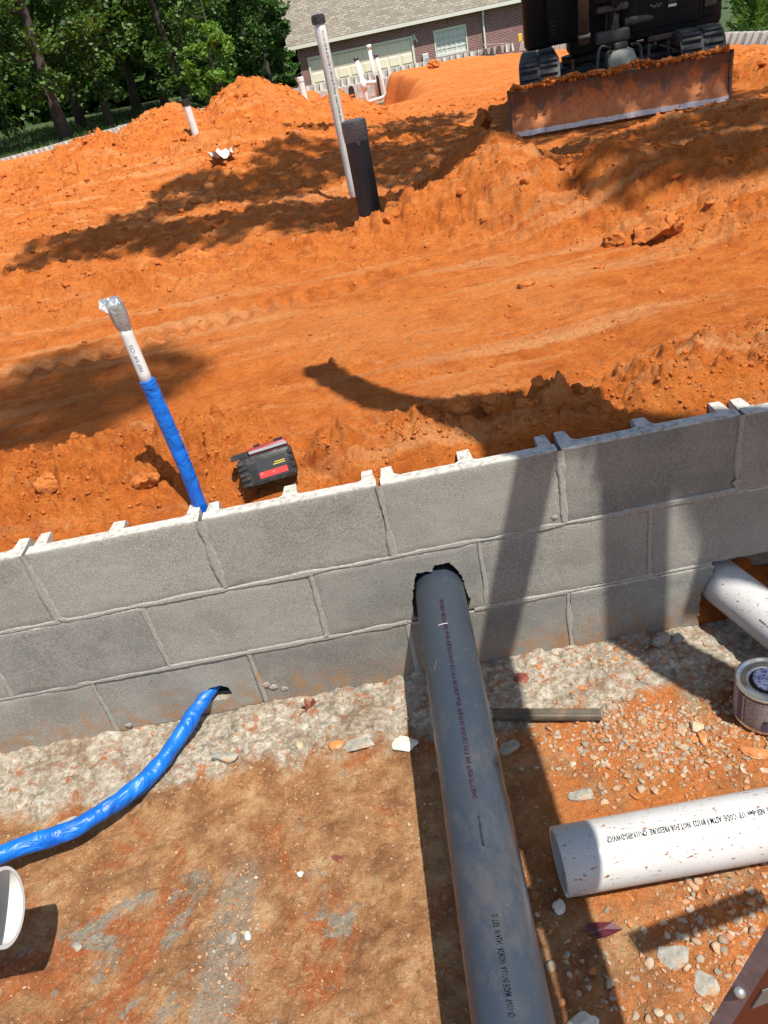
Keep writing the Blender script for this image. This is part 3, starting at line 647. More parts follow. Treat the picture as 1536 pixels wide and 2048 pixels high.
for c in range(3):
    off = 0.0 if c != 1 else MOD/2
    for k in range(-6, 6):
        xl = k*MOD+off+JT/2; wl = MOD-JT; zl = c*CRS+JT/2; hl = CRS-JT
        V, Q_ = shell_mesh(wl, hl, 0.032, 1000+c*40+k)
        me = np_mesh('concrete_block', V, Q_)
        bmn = bmesh.new(); bmn.from_mesh(me); bmesh.ops.recalc_face_normals(bmn, faces=bmn.faces); bmn.to_mesh(me); bmn.free()
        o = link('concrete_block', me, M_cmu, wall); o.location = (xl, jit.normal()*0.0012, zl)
        o.rotation_euler = (jit.normal()*0.003, jit.normal()*0.0015, jit.normal()*0.002)
        if c == 1 and k == -1: cut(o, [(x-xl, z-zl) for x, z in HOLE1])
        if c == 0 and k == 0 and False: pass
        if c == 0 and k == -2: cut(o, [(x-xl, z-zl) for x, z in HOLE2])
        if c == 0 and k in (1, 2): cut(o, [(x-xl, z-zl) for x, z in HOLE3])
        o.data.polygons.foreach_set('use_smooth', [True]*len(o.data.polygons)); o.data.set_sharp_from_angle(angle=R_(40))
        # webs and rear shell, butted to the face shell
        if c == 2:
            for xw, ww in ((0.0, 0.036), (wl/2-0.020, 0.040), (wl-0.036, 0.036)):
                rg = random.Random(int(1e4*(xl+xw)+5e5))
                gw = G(); tp = 0.006
                z0, z1 = zl+0.02, zl+hl-rg.uniform(0.001, 0.006)
                ym, yb = 0.088+rg.uniform(-0.008, 0.010), 0.150
                x0, x1 = xl+xw, xl+xw+ww; fl = 0.016
                pts = [(x0-fl*(xw > 0.01), 0.0325), (x0+tp*0.5, 0.046), (x0+tp, ym), (x0+tp, yb), (x1-tp, yb), (x1-tp, ym), (x1-tp*0.5, 0.046), (x1+fl*(xw < wl-0.04), 0.0325)]
                n = len(pts)
                gw.add([(x, y, z0) for x, y in pts]+[(x, y, z1-(0.075 if y > 0.1 else 0.002*rg.random())) for x, y in pts],
                       [tuple(range(n))]+[tuple(range(2*n-1, n-1, -1))]+[(i, (i+1) % n, (i+1) % n+n, i+n) for i in range(n)])
                gw.build('block_web', M_cmu, wall)
        else:
            gb = G()
            if True:
                gb.box((xl+wl/2, 0.178, zl+hl/2), (wl, 0.031, hl))
                if k not in (-2, -1) or c == 2:
                    for xw in (() if (c == 0 and k in (1, 2)) else (0.016, wl/2, wl-0.016)): gb.box((xl+xw, 0.097, zl+hl/2), (0.028, 0.128, hl-0.004))
                gb.build('block_back', M_cmu, wall)
# mortar joints: uneven squeezed ribbons
def ribbon(p0, p1, wid, seed, proud=0.0035, skip=None):
    p0, p1 = np.array(p0), np.array(p1); L = np.linalg.norm(p1-p0); d = (p1-p0)/L; nrm = np.array([-d[1], d[0]])
    n = max(6, int(L/0.006)); prof = [(-1.0, 0.004), (-0.97, -0.9), (-0.4, -1.0), (0.3, -0.6), (0.97, -0.95), (1.0, 0.004)]
    V = []; t_ = np.linspace(0, L, n+1)
    wv = 0.85*wid*(0.95+0.9*fbm(t_*13+seed*3.1, t_*0+seed, 5, seed, 0.6)); hv = 0.05*proud*(0.6+1.0*np.maximum(-0.4, fbm(t_*16+seed, t_*0+seed*1.7, 3, seed+5, 0.5)))
    ofs = 0.003*fbm(t_*12, t_*0+seed, 2, seed+7)
    for i in range(n+1):
        for s_, yy in prof:
            q = p0+d*t_[i]+nrm*(s_*wv[i]/2+ofs[i]); h = yy*max(hv[i], 0.0004) if yy < 0 else 0.006
            if yy < 0: h += 0.0001*rng.normal()
            V.append((q[0], h, q[1]))
    m = len(prof); F = [(i*m+k, (i+1)*m+k, (i+1)*m+k+1, i*m+k+1) for i in range(n) for k in range(m-1)]
    return V, F
sd = 0
def joint(p0, p1, wid, proud):
    global sd; sd += 1
    V, F = ribbon(p0, p1, wid, sd, proud); me = bpy.data.meshes.new('mortar_joint'); me.from_pydata(V, [], F); me.update()
    bm = bmesh.new(); bm.from_mesh(me); bmesh.ops.recalc_face_normals(bm, faces=bm.faces); bm.to_mesh(me); bm.free()
    link('mortar_joint', me, M_mort, wall, True)
for k in range(-6, 6):
    if k != 2: joint((k*MOD, 0.004), (k*MOD, CRS-0.004), 0.014, 0.0030)
    joint((k*MOD, 2*CRS+0.006), (k*MOD, 3*CRS-0.006), 0.021 if k != 0 else 0.017, 0.0050)
    joint((k*MOD+MOD/2, CRS+0.004), (k*MOD+MOD/2, 2*CRS-0.004), 0.015, 0.0036)
    for c in (0, 1, 2):
        a, b = k*MOD, (k+1)*MOD
        if c == 1 and k == 0: b = a; 
        if c == 1 and k in (0,):
            joint((0.17, CRS), (MOD, CRS), 0.013, 0.003); joint((0.0, CRS), (0.014, CRS), 0.012, 0.002); continue
        if c == 1 and k == 1: b = 0.765
        if c == 1 and k == 2: a = 1.15
        if c == 0 and k == 1: b = 0.735
        if c == 0 and k == 2: a = 1.14
        joint((a, c*CRS+(0.004 if c == 0 else 0)), (b, c*CRS+(0.004 if c == 0 else 0)), 0.015 if c else 0.018, 0.0034 if c else 0.006)
# concrete dabs, clay crumbs left on top and stuck mortar blobs
gm = G()
for (x, z, r) in ((-0.775, 0.035, 0.012), (-0.205, 0.400-0.19, 0.010), (-0.80, 0.41, 0.012), (-0.375, 0.072, 0.016), (-0.39, 0.085, 0.014), (0.385, 0.43, 0.011), (0.81, 0.43, 0.013), (0.19, 0.395-0.18, 0.008), (-0.62, 0.395, 0.009), (-0.35, 0.06, 0.012)):
    gm.lump((x, 0.0, z), r*0.8, 2, 0.3, int(x*1000)+900, (1, 0.12, 0.8))
gm.build('mortar_blob', M_mort, wall, True)['kind'] = 'stuff'

# ------------------------------------------------------------------ text helper
def text_on_cyl(name, txt, size, p0, axis, upv, R, m, parent, start, ang0, flip=False, sx=1.0, bold=0.010):
    """lettering bent round a cylinder: runs along axis from distance start, centred at angle ang0 from upv"""
    cu = bpy.data.curves.new('lettering', 'FONT'); cu.body = txt; cu.size = size; cu.resolution_u = 1; cu.offset = size*bold
    o = bpy.data.objects.new('lettering', cu); COL.objects.link(o)
    dg = bpy.context.evaluated_depsgraph_get(); me = bpy.data.meshes.new_from_object(o.evaluated_get(dg))
    bpy.data.objects.remove(o); bpy.data.curves.remove(cu)
    a = Vector(axis).normalized(); u = Vector(upv); u = (u-a*u.dot(a)).normalized(); s_ = u.cross(a)
    for v in me.vertices:
        x, y = v.co.x*sx, v.co.y-size*0.35
        an = ang0+(y/R)*(1 if not flip else 1)
        v.co = Vector(p0)+a*(start+x)+(u*math.cos(an)+s_*math.sin(an))*(R+0.0006)
    me.update(); return link(name, me, m, parent)
def pipe(name, label, cat, p0, p1, r, m, group=None, thick=0.007, n=40, nseg=24, mcut=None):
    p0, p1 = Vector(p0), Vector(p1); root = empty(name, label, cat, p0, (0, 0, 0), group)
    d = p1-p0; L = d.length; t = d.normalized(); a = t.cross(Vector((0, 0, 1)) if abs(t.z) < 0.9 else Vector((1, 0, 0))).normalized(); b = t.cross(a)
    g = G()
    for rr in (r, r-thick):
        o_ = len(g.v)
        for i in range(nseg+1):
            for k in range(n):
                an = 2*math.pi*k/n; g.v.append(tuple(t*(L*i/nseg)+a*math.cos(an)*rr+b*math.sin(an)*rr))
        for i in range(nseg):
            for k in range(n):
                k2 = (k+1) % n; g.f.append((o_+i*n+k, o_+i*n+k2, o_+(i+1)*n+k2, o_+(i+1)*n+k))
    ob = g.build('pipe_wall', m, root, True)
    for e in (0, nseg):
        gr = G(); o_ = 0; off = t*(L*e/nseg + (-0.0005 if e == 0 else 0.0005))
        for rr in (r, r-thick):
            for k in range(n):
                an = 2*math.pi*k/n; gr.v.append(tuple(off+a*math.cos(an)*rr+b*math.sin(an)*rr))
        for k in range(n): gr.f.append((o_+k, o_+(k+1) % n, o_+n+(k+1) % n, o_+n+k))
        gr.build('cut_end', mcut or m, root)
    return root, t, L

# ------------------------------------------------------------------ pipes in the foreground
RM = 0.0600
pA, pB = Vector((0.099, 0.16, 0.290)), Vector((0.0525, -1.02, 0.205))
root, t, L = pipe('drain_pipe', 'thick dark grey drain pipe running out of the broken hole in the block wall', 'pipe', pB, pA, RM, M_gpipe, nseg=40, n=56)
# printed line reads from the near end towards the wall
TXT = [(0.085, 'CP-110-P  MADE IN U.S.A  06/24/24   14:24:18   EXT: SS', 0.0140, 0.43, 0.0, M_ink),
       (0.335, 'www.charlottepipe.com', 0.0080, 0.72, 0.0, M_ink),
       (0.422, 'CHARLOTTE PIPE\u00ae\u2122  (004)  4" PVC 1120 SCH 80  320 PSI @73F  NSF-pw  ASTM D1785  4" PVC 1120  SCH 40 220 PSI @73F  NSF-pw  CHARLOTTE PIPE  ASTM D2665', 0.0128, 0.56, 0.0, M_inkp)]
for st, tx, szz, sxx, an, mm in TXT:
    text_on_cyl('lettering', tx, szz, (0, 0, 0), t, (0, 0, 1), RM, mm, root, st, an, sx=sxx, bold=0.013)
def scratch(root, pts, wd, m, R, t, name='scuff'):
    u = Vector((0, 0, 1)); u = (u-t*u.dot(t)).normalized(); s_ = t.cross(u); g = G()
    P = [t*d+(u*math.cos(a)+s_*math.sin(a))*(R+0.0004) for d, a in pts]
    g.tube(P, wd, 5); g.build(name, m, root)
scratch(root, [(0.75+0.012*math.sin(i), -0.35-0.085*i) for i in range(9)], 0.0007, M_btape2, RM, t)
scratch(root, [(0.855, 0.10-0.07*i) for i in range(6)], 0.0009, M_grey2, RM, t)

wp, t2, L2 = pipe('sewer_pipe', 'dusty white pipe lying on rubble, its cut end next to the dark grey pipe', 'pipe', (0.205, -0.605, 0.070), (1.25, -0.600, 0.062), 0.0625, M_wpipe, nseg=30, n=56, mcut=M_cut)
LN2 = 'SCH 40  COEX CELLULAR CORE  PVC-DWV PIPE  NSF-dwv  U.P. CODE  ASTM F 891/23  NOT FOR PRESSURE  CP-119-FPS-DWV/CP'
text_on_cyl('lettering', LN2, 0.0155, t2*0.565, -t2, (0, 0, 1), 0.0628, M_ink, wp, 0.0, 0.22, sx=0.54)

w3, t3, L3 = pipe('sewer_pipe', 'white pipe sloping out of the broken gap at the wall base, behind the primer can', 'pipe', (0.775, 0.15, 0.118), (0.992, -0.62, 0.088), 0.0575, M_wpipe, nseg=20, n=48, mcut=M_cut)
text_on_cyl('lettering', 'www.charlottepipe.com  CHARLOTTE PIPE', 0.0105, (0, 0, 0), t3, (-0.75, 0, 0.55), 0.0575, M_ink, w3, 0.30, 0.0, sx=0.9)

w4, t4, L4 = pipe('stub_pipe', 'short white pipe end with open mouth held above the ground at the left edge', 'pipe', (-1.6, -0.655, 0.275), (-0.772, -0.635, 0.282), 0.0655, M_wclean, nseg=10, n=56, mcut=M_cut, thick=0.006)

# blue sleeved water line
def wob(seed, amp):
    rg = np.random.default_rng(abs(int(seed))); ph = rg.random(8)*6.28
    return lambda i, an: 1+amp*(0.6*math.sin(2*an+i*0.21+ph[0])+0.5*math.sin(3*an-i*0.55+ph[1])+0.35*math.sin(i*0.9+ph[2])*math.cos(an+ph[3]))
def spline(P, n):
    P = [Vector(p) for p in P]; P = [2*P[0]-P[1]]+P+[2*P[-1]-P[-2]]; out = []
    for i in range(1, len(P)-2):
        for k in range(n):
            s_ = k/n; a, b, c, d = P[i-1], P[i], P[i+1], P[i+2]
            out.append(0.5*((2*b)+(c-a)*s_+(2*a-5*b+4*c-d)*s_*s_+(3*b-a-3*c+d)*s_**3))
    return out+[P[-2]]
bl = empty('water_line', 'bright blue sleeved water pipe lying on the footing and entering the small hole in the wall', 'water pipe')
PT = spline([(-1.45, -0.52, 0.095), (-1.15, -0.425, 0.088), (-0.93, -0.350, 0.075), (-0.835, -0.322, 0.064), (-0.745, -0.258, 0.052), (-0.678, -0.195, 0.050), (-0.628, -0.118, 0.056), (-0.572, -0.030, 0.078), (-0.528, 0.035, 0.092), (-0.500, 0.080, 0.095)], 14)
auto_smooth(G().tube(PT, [0.0205-0.003*(i > len(PT)*0.75) for i in range(len(PT))], 20, True, wob(5, 0.085)).build('sleeve', M_blue, bl), 60)
bv = empty('water_stub', 'upright blue sleeved pipe with white neck and silver taped top behind the wall', 'water pipe', (-0.418, 0.085, 0.56))
d_ = Vector((-0.022, 0.0, 0.47))
auto_smooth(G().tube([d_*s_+Vector((0.004*math.sin(s_*4), 0, 0)) for s_ in np.linspace(-0.25, 0.755, 30)], 0.0165, 18, True, wob(9, 0.05)).build('sleeve', M_blue, bv), 60)
G().tube([d_*s_ for s_ in np.linspace(0.73, 1.03, 6)], 0.0128, 18).build('pipe_neck', M_wclean, bv, True)
for i in range(10):
    pass
gt = G(); wv = wob(3, 0.12)
gt.tube([d_*1.0, d_*1.03, d_*1.07, d_*1.11, d_*1.135], [0.0150, 0.0178, 0.0190, 0.0180, 0.012], 9, True, wv)
gt.add([(-0.030, -0.012, 0.500), (-0.052, -0.014, 0.520), (-0.050, -0.004, 0.535), (-0.030, 0.000, 0.535), (-0.030, -0.006, 0.503), (-0.050, -0.008, 0.517)], [(0, 1, 2, 3), (0, 4, 5, 1), (4, 3, 2, 5)])
gt.build('tape_cap', M_tape, bv)
text_on_cyl('lettering', 'NSF 3/4" CTS', 0.0105, d_*0.78, d_, (0.15, -1, 0), 0.0128, M_inkb, bv, 0.012, 0.0)
gf = G(); rgf = random.Random(4)
for i in range(46):
    zz = rgf.uniform(0.14, 0.235); b0 = d_*(zz/0.47)+Vector((0.0165, -0.003, 0)); e_ = b0+Vector((rgf.uniform(0.002, 0.009), rgf.uniform(-0.006, 0.004), rgf.uniform(-0.006, 0.006)))
    gf.tube([b0, (b0+e_)/2+Vector((0, 0, rgf.uniform(-.002, .002))), e_], 0.0006, 4)
gf.build('frayed_edge', M_blue, bv)['kind'] = 'stuff'

# upright pipes further back
def upright(name, label, x, y, ztop, r, m, lean=(0, 0), capm=None, caph=0.03, group=None, zb=None, capn='cap', capr=1.12):
    zb = terrain_z(x, y)-0.08 if zb is None else zb
    root = empty(name, label, 'pipe', (x, y, zb), (0, 0, 0), group); H = ztop-zb; tp = Vector((lean[0]*H, lean[1]*H, H))
    G().tube([tp*s_ for s_ in np.linspace(0, 1, 8)], r, 32).build('pipe_wall', m, root, True)
    if capm:
        k = caph/H; auto_smooth(G().tube([tp*(1-k), tp*(1-k*0.5), tp*(1+0.004/H), tp*(1+0.010/H)], [r*capr, r*capr*1.03, r*capr, r*0.8], 24, True, wob(int(x*100)+50, 0.03)).build(capn, capm, root), 50)
    return root, tp
dk, tpd = upright('conduit_stub', 'thick charcoal upright pipe stub with its top wrapped in grey tape', 0.175, 2.71, 1.105, 0.0585, M_bpipe, (-0.01, 0), M_btape2, 0.085, capn='tape_wrap', capr=1.05)
gd = G()
for i, (an, ln) in enumerate(((-1.5, 0.022),)):
    c0 = tpd+Vector((0.063*math.cos(an), 0.063*math.sin(an), -0.082)); gd.add([c0+Vector((-0.012, 0, 0)), c0+Vector((0.012, 0, 0)), c0+Vector((0.006, -0.006, -ln)), c0+Vector((-0.002, -0.004, -ln*0.8))], [(0, 1, 2, 3)])
gd.build('tape_flap', M_btape2, dk)
wt, tpw = upright('vent_pipe', 'tall slim white upright pipe with a black taped top, beside the charcoal stub', 0.128, 3.58, 1.585, 0.0315, M_grey2, (-0.022, 0), M_btape, 0.036, capn='tape_wrap', capr=1.18)
text_on_cyl('lettering', 'PVC-1120  SCH 40  ASTM D-1785  2"  280 PSI @ 73F  NSF-pw  CHARLOTTE PIPE  MADE IN USA', 0.017, (0, 0, 0), -tpw, (0.35, -1, 0), 0.0315, M_ink, wt, -tpw.length+0.07, 0.0, sx=0.72)
upright('vent_pipe', 'short white pipe with a black cap poking out of the big clay mound', -1.275, 7.15, 1.245, 0.036, M_wclean, (-0.05, 0), M_mblk, 0.05)
upright('vent_pipe', 'small white pipe tip showing above the clay mound near the brick house', -0.20, 11.0, 1.145, 0.045, M_wclean, (-0.02, 0), M_wclean, 0.05)

# plumbing stack in the trench
ps = empty('plumbing_stack', 'white branched drain stack standing in the trench before the back wall', 'plumbing', (1.23, 22.0, -0.12))
def T(path, r, nm, m=M_wclean): G().tube(path, r, 16).build(nm, m, ps, True)
T([(0.02, 0, -0.3), (0.0, 0, 0.35), (-0.09, 0, 1.14)], 0.062, 'main_stack')
T([(-0.09, 0, 1.14), (-0.093, 0, 1.20)], 0.072, 'cap', M_btape)
T([(-0.003, 0, 0.40), (-0.02, 0, 0.66)], 0.082, 'coupling')
T([(-0.01, 0, 0.58), (0.34, -0.02, 0.55)], 0.05, 'branch')
T([(0.0, 0, 0.10), (0.34, 0, 0.14), (0.48, 0, 0.16), (0.54, 0, 0.24), (0.50, 0, 0.60), (0.45, 0, 1.12)], 0.045, 'branch')
T([(0.45, 0, 1.12), (0.448, 0, 1.18)], 0.058, 'cap', M_btape)
T([(-0.55, 0.05, -0.02), (-0.25, 0, -0.02), (0.02, 0, -0.10)], 0.062, 'branch')
T([(0.34, 0.3, 0.2), (0.32, 0.3, 1.33)], 0.048, 'riser')
T([(0.32, 0.3, 1.33), (0.315, 0.3, 1.43)], 0.062, 'cap')

# ------------------------------------------------------------------ battery
bt = empty('tool_battery', 'dirty black and red cordless tool battery tipped on the earth against the wall top', 'battery', (-0.245, 0.116, 0.646), (R_(-22), R_(-4), R_(6)))
gb = G().bbox((0, 0, 0), (0.126, 0.072, 0.070), 0.010, None, 2)
auto_smooth(gb.build('case', M_black, bt), 40)
auto_smooth(G().bbox((0.012, 0.012, 0.040), (0.092, 0.050, 0.022), 0.006).build('top_cover', M_red, bt), 40)
G().box((0.014, -0.0145, 0.0425), (0.090, 0.006, 0.006)).build('rail', M_greyl, bt)
G().box((-0.055, 0.010, 0.040), (0.040, 0.048, 0.012)).build('latch', M_black, bt)
G().box((0.040, 0.010, 0.053), (0.020, 0.030, 0.006)).build('terminal_slot', M_mblk, bt); G().box((-0.012, 0.010, 0.053), (0.012, 0.03, 0.005)).build('terminal_slot', M_mblk, bt)
for i in range(5):
    G().bbox((-0.054+0.0, -0.035, -0.026+i*0.0125), (0.022, 0.008, 0.0075), 0.002, None, 1).build('grip_rib', M_black, bt)
for i in range(4):
    G().bbox((0.059, -0.030, -0.026+i*0.016), (0.010, 0.016, 0.010), 0.002, None, 1).build('grip_rib', M_black, bt)
G().box((0.012, -0.0365, -0.002), (0.068, 0.0016, 0.046)).build('label_panel', M_lab_dark, bt)
G().box((0.012, -0.0378, -0.013), (0.066, 0.0012, 0.0135)).build('red_stripe', M_redlab, bt)
G().box((0.032, -0.0378, 0.008), (0.024, 0.0012, 0.0022)).box((0.030, -0.0378, 0.0035), (0.028, 0.0012, 0.0022)).build('print_line', M_yel, bt)
G().bbox((-0.0635, 0.0, -0.004), (0.004, 0.040, 0.048), 0.0015, None, 1).build('end_panel', M_lab_dark, bt)
G().box((-0.0660, -0.004, -0.010), (0.0012, 0.012, 0.026)).build('red_mark', M_redlab, bt)
G().box((-0.0664, -0.004, -0.004), (0.0012, 0.008, 0.008)).box((-0.0660, -0.006, 0.012), (0.0012, 0.010, 0.005)).build('white_mark', M_white, bt)

# ------------------------------------------------------------------ primer can
cn = empty('primer_can', 'small round metal can with a grey paper label and purple cap beside the white pipe', 'can', (0.760, -0.302, 0.004), (R_(1.5), R_(-2), 0))
RC, HC = 0.066, 0.108
G().lathe([(0, 0), (RC-0.003, 0), (RC+0.001, 0.002), (RC+0.001, 0.006), (RC-0.001, 0.008), (RC-0.001, HC-0.008), (RC+0.001, HC-0.006), (RC+0.0015, HC-0.001), (RC, HC), (RC-0.004, HC-0.0005), (RC-0.006, HC-0.004), (RC-0.014, HC-0.006), (RC-0.018, HC-0.003), (RC-0.024, HC-0.003), (0.036, HC-0.006), (0.034, HC-0.012), (0.0, HC-0.012)], 56).build('can_body', M_tin, cn, True)
auto_smooth(G().lathe([(0.030, HC-0.012), (0.0305, HC+0.003), (0.028, HC+0.006), (0.0, HC+0.006)], 40).build('cap', M_cap, cn), 40)
G().lathe([(0.034, HC-0.010), (0.033, HC-0.003), (0.031, HC-0.003)], 40).build('neck_ring', M_lab_dark, cn)
G().lathe([(RC+0.0002, 0.010), (RC+0.0002, HC-0.011)], 64).build('label', M_label, cn, True)
A = lambda d: math.radians(d)
def band(a0, a1, z0, z1, m, nm, r=0.0008): G().lathe([(RC+r, z0), (RC+r, z1)], 16, a0=A(a0), a1=A(a1)).build(nm, m, cn, True)
band(183, 196, 0.010, HC-0.011, M_purple, 'label_stripe')
band(197.5, 199.5, 0.012, HC-0.013, M_lab_line, 'label_line')
for i in range(5): band(200.5, 203.5, 0.016+i*0.016, 0.028+i*0.016, M_purple, 'label_text_block')
for i, z in enumerate((0.0155, 0.0185, 0.0215, 0.0245)): band(204, 290, z, z+0.0011, M_lab_line if i % 2 else M_purple, 'label_line')
band(236, 248, 0.011, 0.036, M_purple, 'label_figure', 0.0012)
band(238, 246, 0.036, 0.044, M_lab_dark, 'label_figure', 0.0010)
band(256, 262, 0.0125, 0.036, M_lab_line, 'label_line', 0.0011)
band(264, 300, 0.0125, 0.034, M_lab_dark, 'label_panel', 0.0012)
band(254, 300, 0.058, 0.0592, M_lab_line, 'label_line')

# bar, leaves, rag
br = empty('steel_bar', 'flat weathered metal bar lying on the footing right of the grey pipe', 'bar', (0.270, -0.204, 0.020), (0, R_(0.5), math.atan2(-0.060, 0.25)))
auto_smooth(G().bbox((0.0, 0, 0), (0.282, 0.026, 0.017), 0.003, None, 2).build('bar_body', M_steelbar, br), 40)
auto_smooth(G().bbox((0.0, 0.0, 0.0095), (0.278, 0.010, 0.003), 0.001, None, 1).build('raised_ridge', M_steelbar, br), 40)
def leaf(label, loc, rz, outline, s, m, lift=0.006, tilt=(0, 0)):
    g = G(); n = len(outline); pts = [(0, 0, 0.004)]+[(x*s, y*s, lift*(math.sin(i*2.1)+1)*0.6+0.002) for i, (x, y) in enumerate(outline)]
    g.add(pts, [(0, 1+i, 1+(i+1) % n) for i in range(n)])
    root = empty('leaf', label, 'leaf', loc, (*tilt, rz)); g.build('leaf_blade', m, root)
    g2 = G().tube([(0, 0, 0.004), (-0.6*s, -0.1*s, 0.010), (-1.25*s, -0.25*s, 0.006)], 0.0009, 5); g2.build('leaf_stem', m, root); return root
OUT1 = [(1.0, 0.15), (0.55, 0.30), (0.75, 0.85), (0.25, 0.50), (-0.15, 1.0), (-0.25, 0.45), (-0.75, 0.55), (-0.50, 0.05), (-0.65, -0.45), (-0.1, -0.35), (0.25, -0.9), (0.40, -0.35), (0.9, -0.35)]
leaf('curled brown dead leaf resting against the foot of the wall below the small hole', (-0.292, -0.040, 0.012), 0.5, OUT1, 0.030, M_leaf, 0.012, (0.3, 0.2))
OUT2 = [(1.2, 0.0), (0.6, 0.35), (-0.2, 0.45), (-0.8, 0.30), (-1.0, 0.0), (-0.7, -0.35), (0.0, -0.50), (0.7, -0.32)]
leaf('dark maroon pointed leaf on the clay below the white pipe end', (0.252, -0.712, 0.010), -0.2, OUT2, 0.030, M_leafp, 0.006)
rag = G(); rgr = np.random.default_rng(8); bx, by = -0.885, 5.65; nb_ = 9
zb_ = terrain_z(bx, by)
Vr = []; 
for i in range(nb_):
    for j in range(nb_):
        u_, v_ = i/(nb_-1)-0.5, j/(nb_-1)-0.5
        Vr.append((u_*0.20*(1+0.3*rgr.normal()*0.3)+bx, v_*0.20+by, zb_+0.03+0.035*rgr.random()+0.03*math.sin(u_*9)*math.cos(v_*7)))
rag.add(Vr, [(i*nb_+j, (i+1)*nb_+j, (i+1)*nb_+j+1, i*nb_+j+1) for i in range(nb_-1) for j in range(nb_-1)])
tag(rag.build('rag', M_rag), 'crumpled white cloth lying on the clay at the foot of the mound', 'rag')

# ------------------------------------------------------------------ loose stones
def stone(name, label, cat, x, y, r, m, flat=(1, 0.8, 0.4), seed=1, rot=0.0, sub=3, cuts=7, z=None, jit=0.10, lift=0.3, group=None, ground='foot'):
    zz = (fz(x, y) if ground == 'foot' else terrain_z(x, y)) if z is None else z
    g = G().lump((0, 0, 0), r, sub, jit*0.3, seed, flat, rot, cuts)
    P = np.array(g.v); q_ = P/r; amp_ = 0.16 if ground == 'foot' else 0.34
    P += amp_*r*np.stack([fbm(q_[:, 0]*1.7+seed+q_[:, 2], q_[:, 1]*1.7, 4, seed, 0.6), fbm(q_[:, 1]*1.7+seed, q_[:, 2]*1.7+q_[:, 0], 4, seed+1, 0.6), fbm(q_[:, 2]*1.7, q_[:, 0]*1.7+seed+q_[:, 1], 4, seed+2, 0.6)], 1)
    g.v = [tuple(p) for p in P]
    o = g.build(name, m, None, ground != 'foot'); o.location = (x, y, zz+r*flat[2]*lift)
    return tag(o, label, cat, group)
stone('concrete_chip', 'flat white concrete chip half in the shadow left of the dark grey pipe', 'stone', -0.066, -0.205, 0.042, M_wstone, (1.0, 0.62, 0.22), 5, -0.15)
stone('concrete_chip', 'knobbly white stone at the bottom edge right of the dark grey pipe', 'stone', 0.176, -0.862, 0.035, M_wstone, (1.0, 0.75, 0.5), 8, 0.2)
stone('clay_stone', 'dark red brown lump beside the pipe on the whitish footing, above the bar', 'stone', 0.252, -0.082, 0.022, M_rstone, (1.0, 0.9, 0.5), 9, 0.4)
stone('concrete_chip', 'angular grey chunk against the foot of the wall by the broken gap', 'stone', 0.625, -0.040, 0.026, M_gstone, (1.2, 0.8, 0.7), 14, 0.5)
stone('concrete_chip', 'second grey chunk next to the broken gap, nearer the white pipe', 'stone', 0.668, -0.045, 0.018, M_gstone, (1, 0.8, 0.8), 15, 0.1)
stone('clay_stone', 'orange oblong stone standing out of the pale gravel left of the primer can', 'stone', 0.600, -0.335, 0.020, M_ostone, (0.55, 1.2, 0.5), 16, -0.2)
stone('concrete_chip', 'rounded cream stone just above the orange oblong stone in the gravel', 'stone', 0.603, -0.302, 0.018, M_tstone, (1.1, 0.9, 0.6), 17, 0.3)
stone('clay_stone', 'tan brick-like fragment in the sun just below the primer can', 'stone', 0.690, -0.400, 0.026, M_ostone, (1.2, 0.6, 0.4), 18, -0.5)
stone('mortar_lump', 'grey broken mortar lump between the bar gravel and the white pipe', 'stone', 0.300, -0.425, 0.022, M_gstone, (1.3, 0.8, 0.5), 19, 0.1)
stone('mortar_lump', 'flat grey mortar pat right of the dark grey pipe just below the bar', 'stone', 0.180, -0.270, 0.026, M_gstone, (1.1, 0.8, 0.35), 20, 0.6)
stone('mortar_lump', 'pale grey patty close to the white pipe cut end', 'stone', 0.186, -0.655, 0.016, M_wstone, (1.1, 0.8, 0.6), 21, 0.9)
stone('mortar_lump', 'round flat grey mortar pat on the clay below the white pipe', 'stone', 0.360, -0.772, 0.030, M_gstone, (1.1, 0.85, 0.16), 22, 0.3)
stone('mortar_lump', 'second round flat mortar pat nearer the bottom right corner', 'stone', 0.392, -0.822, 0.024, M_gstone, (1.0, 0.9, 0.18), 23, 1.3)
stone('mortar_lump', 'big brown grey lump in the row of crust under the small wall hole', 'stone', -0.505, -0.162, 0.030, M_gstone, (1.25, 0.7, 0.45), 24, -0.1)
stone('mortar_lump', 'bluish grey lump at the right of the brown one in the crust row', 'stone', -0.448, -0.150, 0.016, M_gstone, (0.9, 1.1, 0.6), 25, 0.2)
stone('mortar_lump', 'tan pebble in the middle of the crust row below the dead leaf', 'stone', -0.318, -0.160, 0.012, M_tstone, (1.0, 0.9, 0.7), 26, 0.7)
stone('mortar_lump', 'orange stained lump near the right end of the crust row', 'stone', -0.225, -0.178, 0.018, M_ostone, (1.2, 0.8, 0.6), 27, 0.0)
stone('mortar_lump', 'large pale lump ending the crust row beside the white concrete chip', 'stone', -0.165, -0.195, 0.034, M_gstone, (1.3, 0.7, 0.4), 28, 0.15)
stone('mortar_lump', 'grey slab of crust lying left of the blue water line', 'stone', -0.775, -0.185, 0.034, M_gstone, (1.3, 0.75, 0.25), 29, 0.5)
stone('mortar_lump', 'grey flat crust at the far left above the blue water line', 'stone', -0.885, -0.255, 0.030, M_gstone, (1.3, 0.8, 0.3), 30, 0.3)
stone('concrete_chip', 'small grey chip on the ground right of the open white stub pipe', 'stone', -0.775, -0.560, 0.012, M_gstone, (1.0, 0.9, 0.5), 31, 0.3)
stone('concrete_chip', 'larger bluish stone lying on the dark grey streak of the footing', 'stone', -0.450, -0.600, 0.014, M_gstone, (0.7, 1.3, 0.6), 32, -0.3)
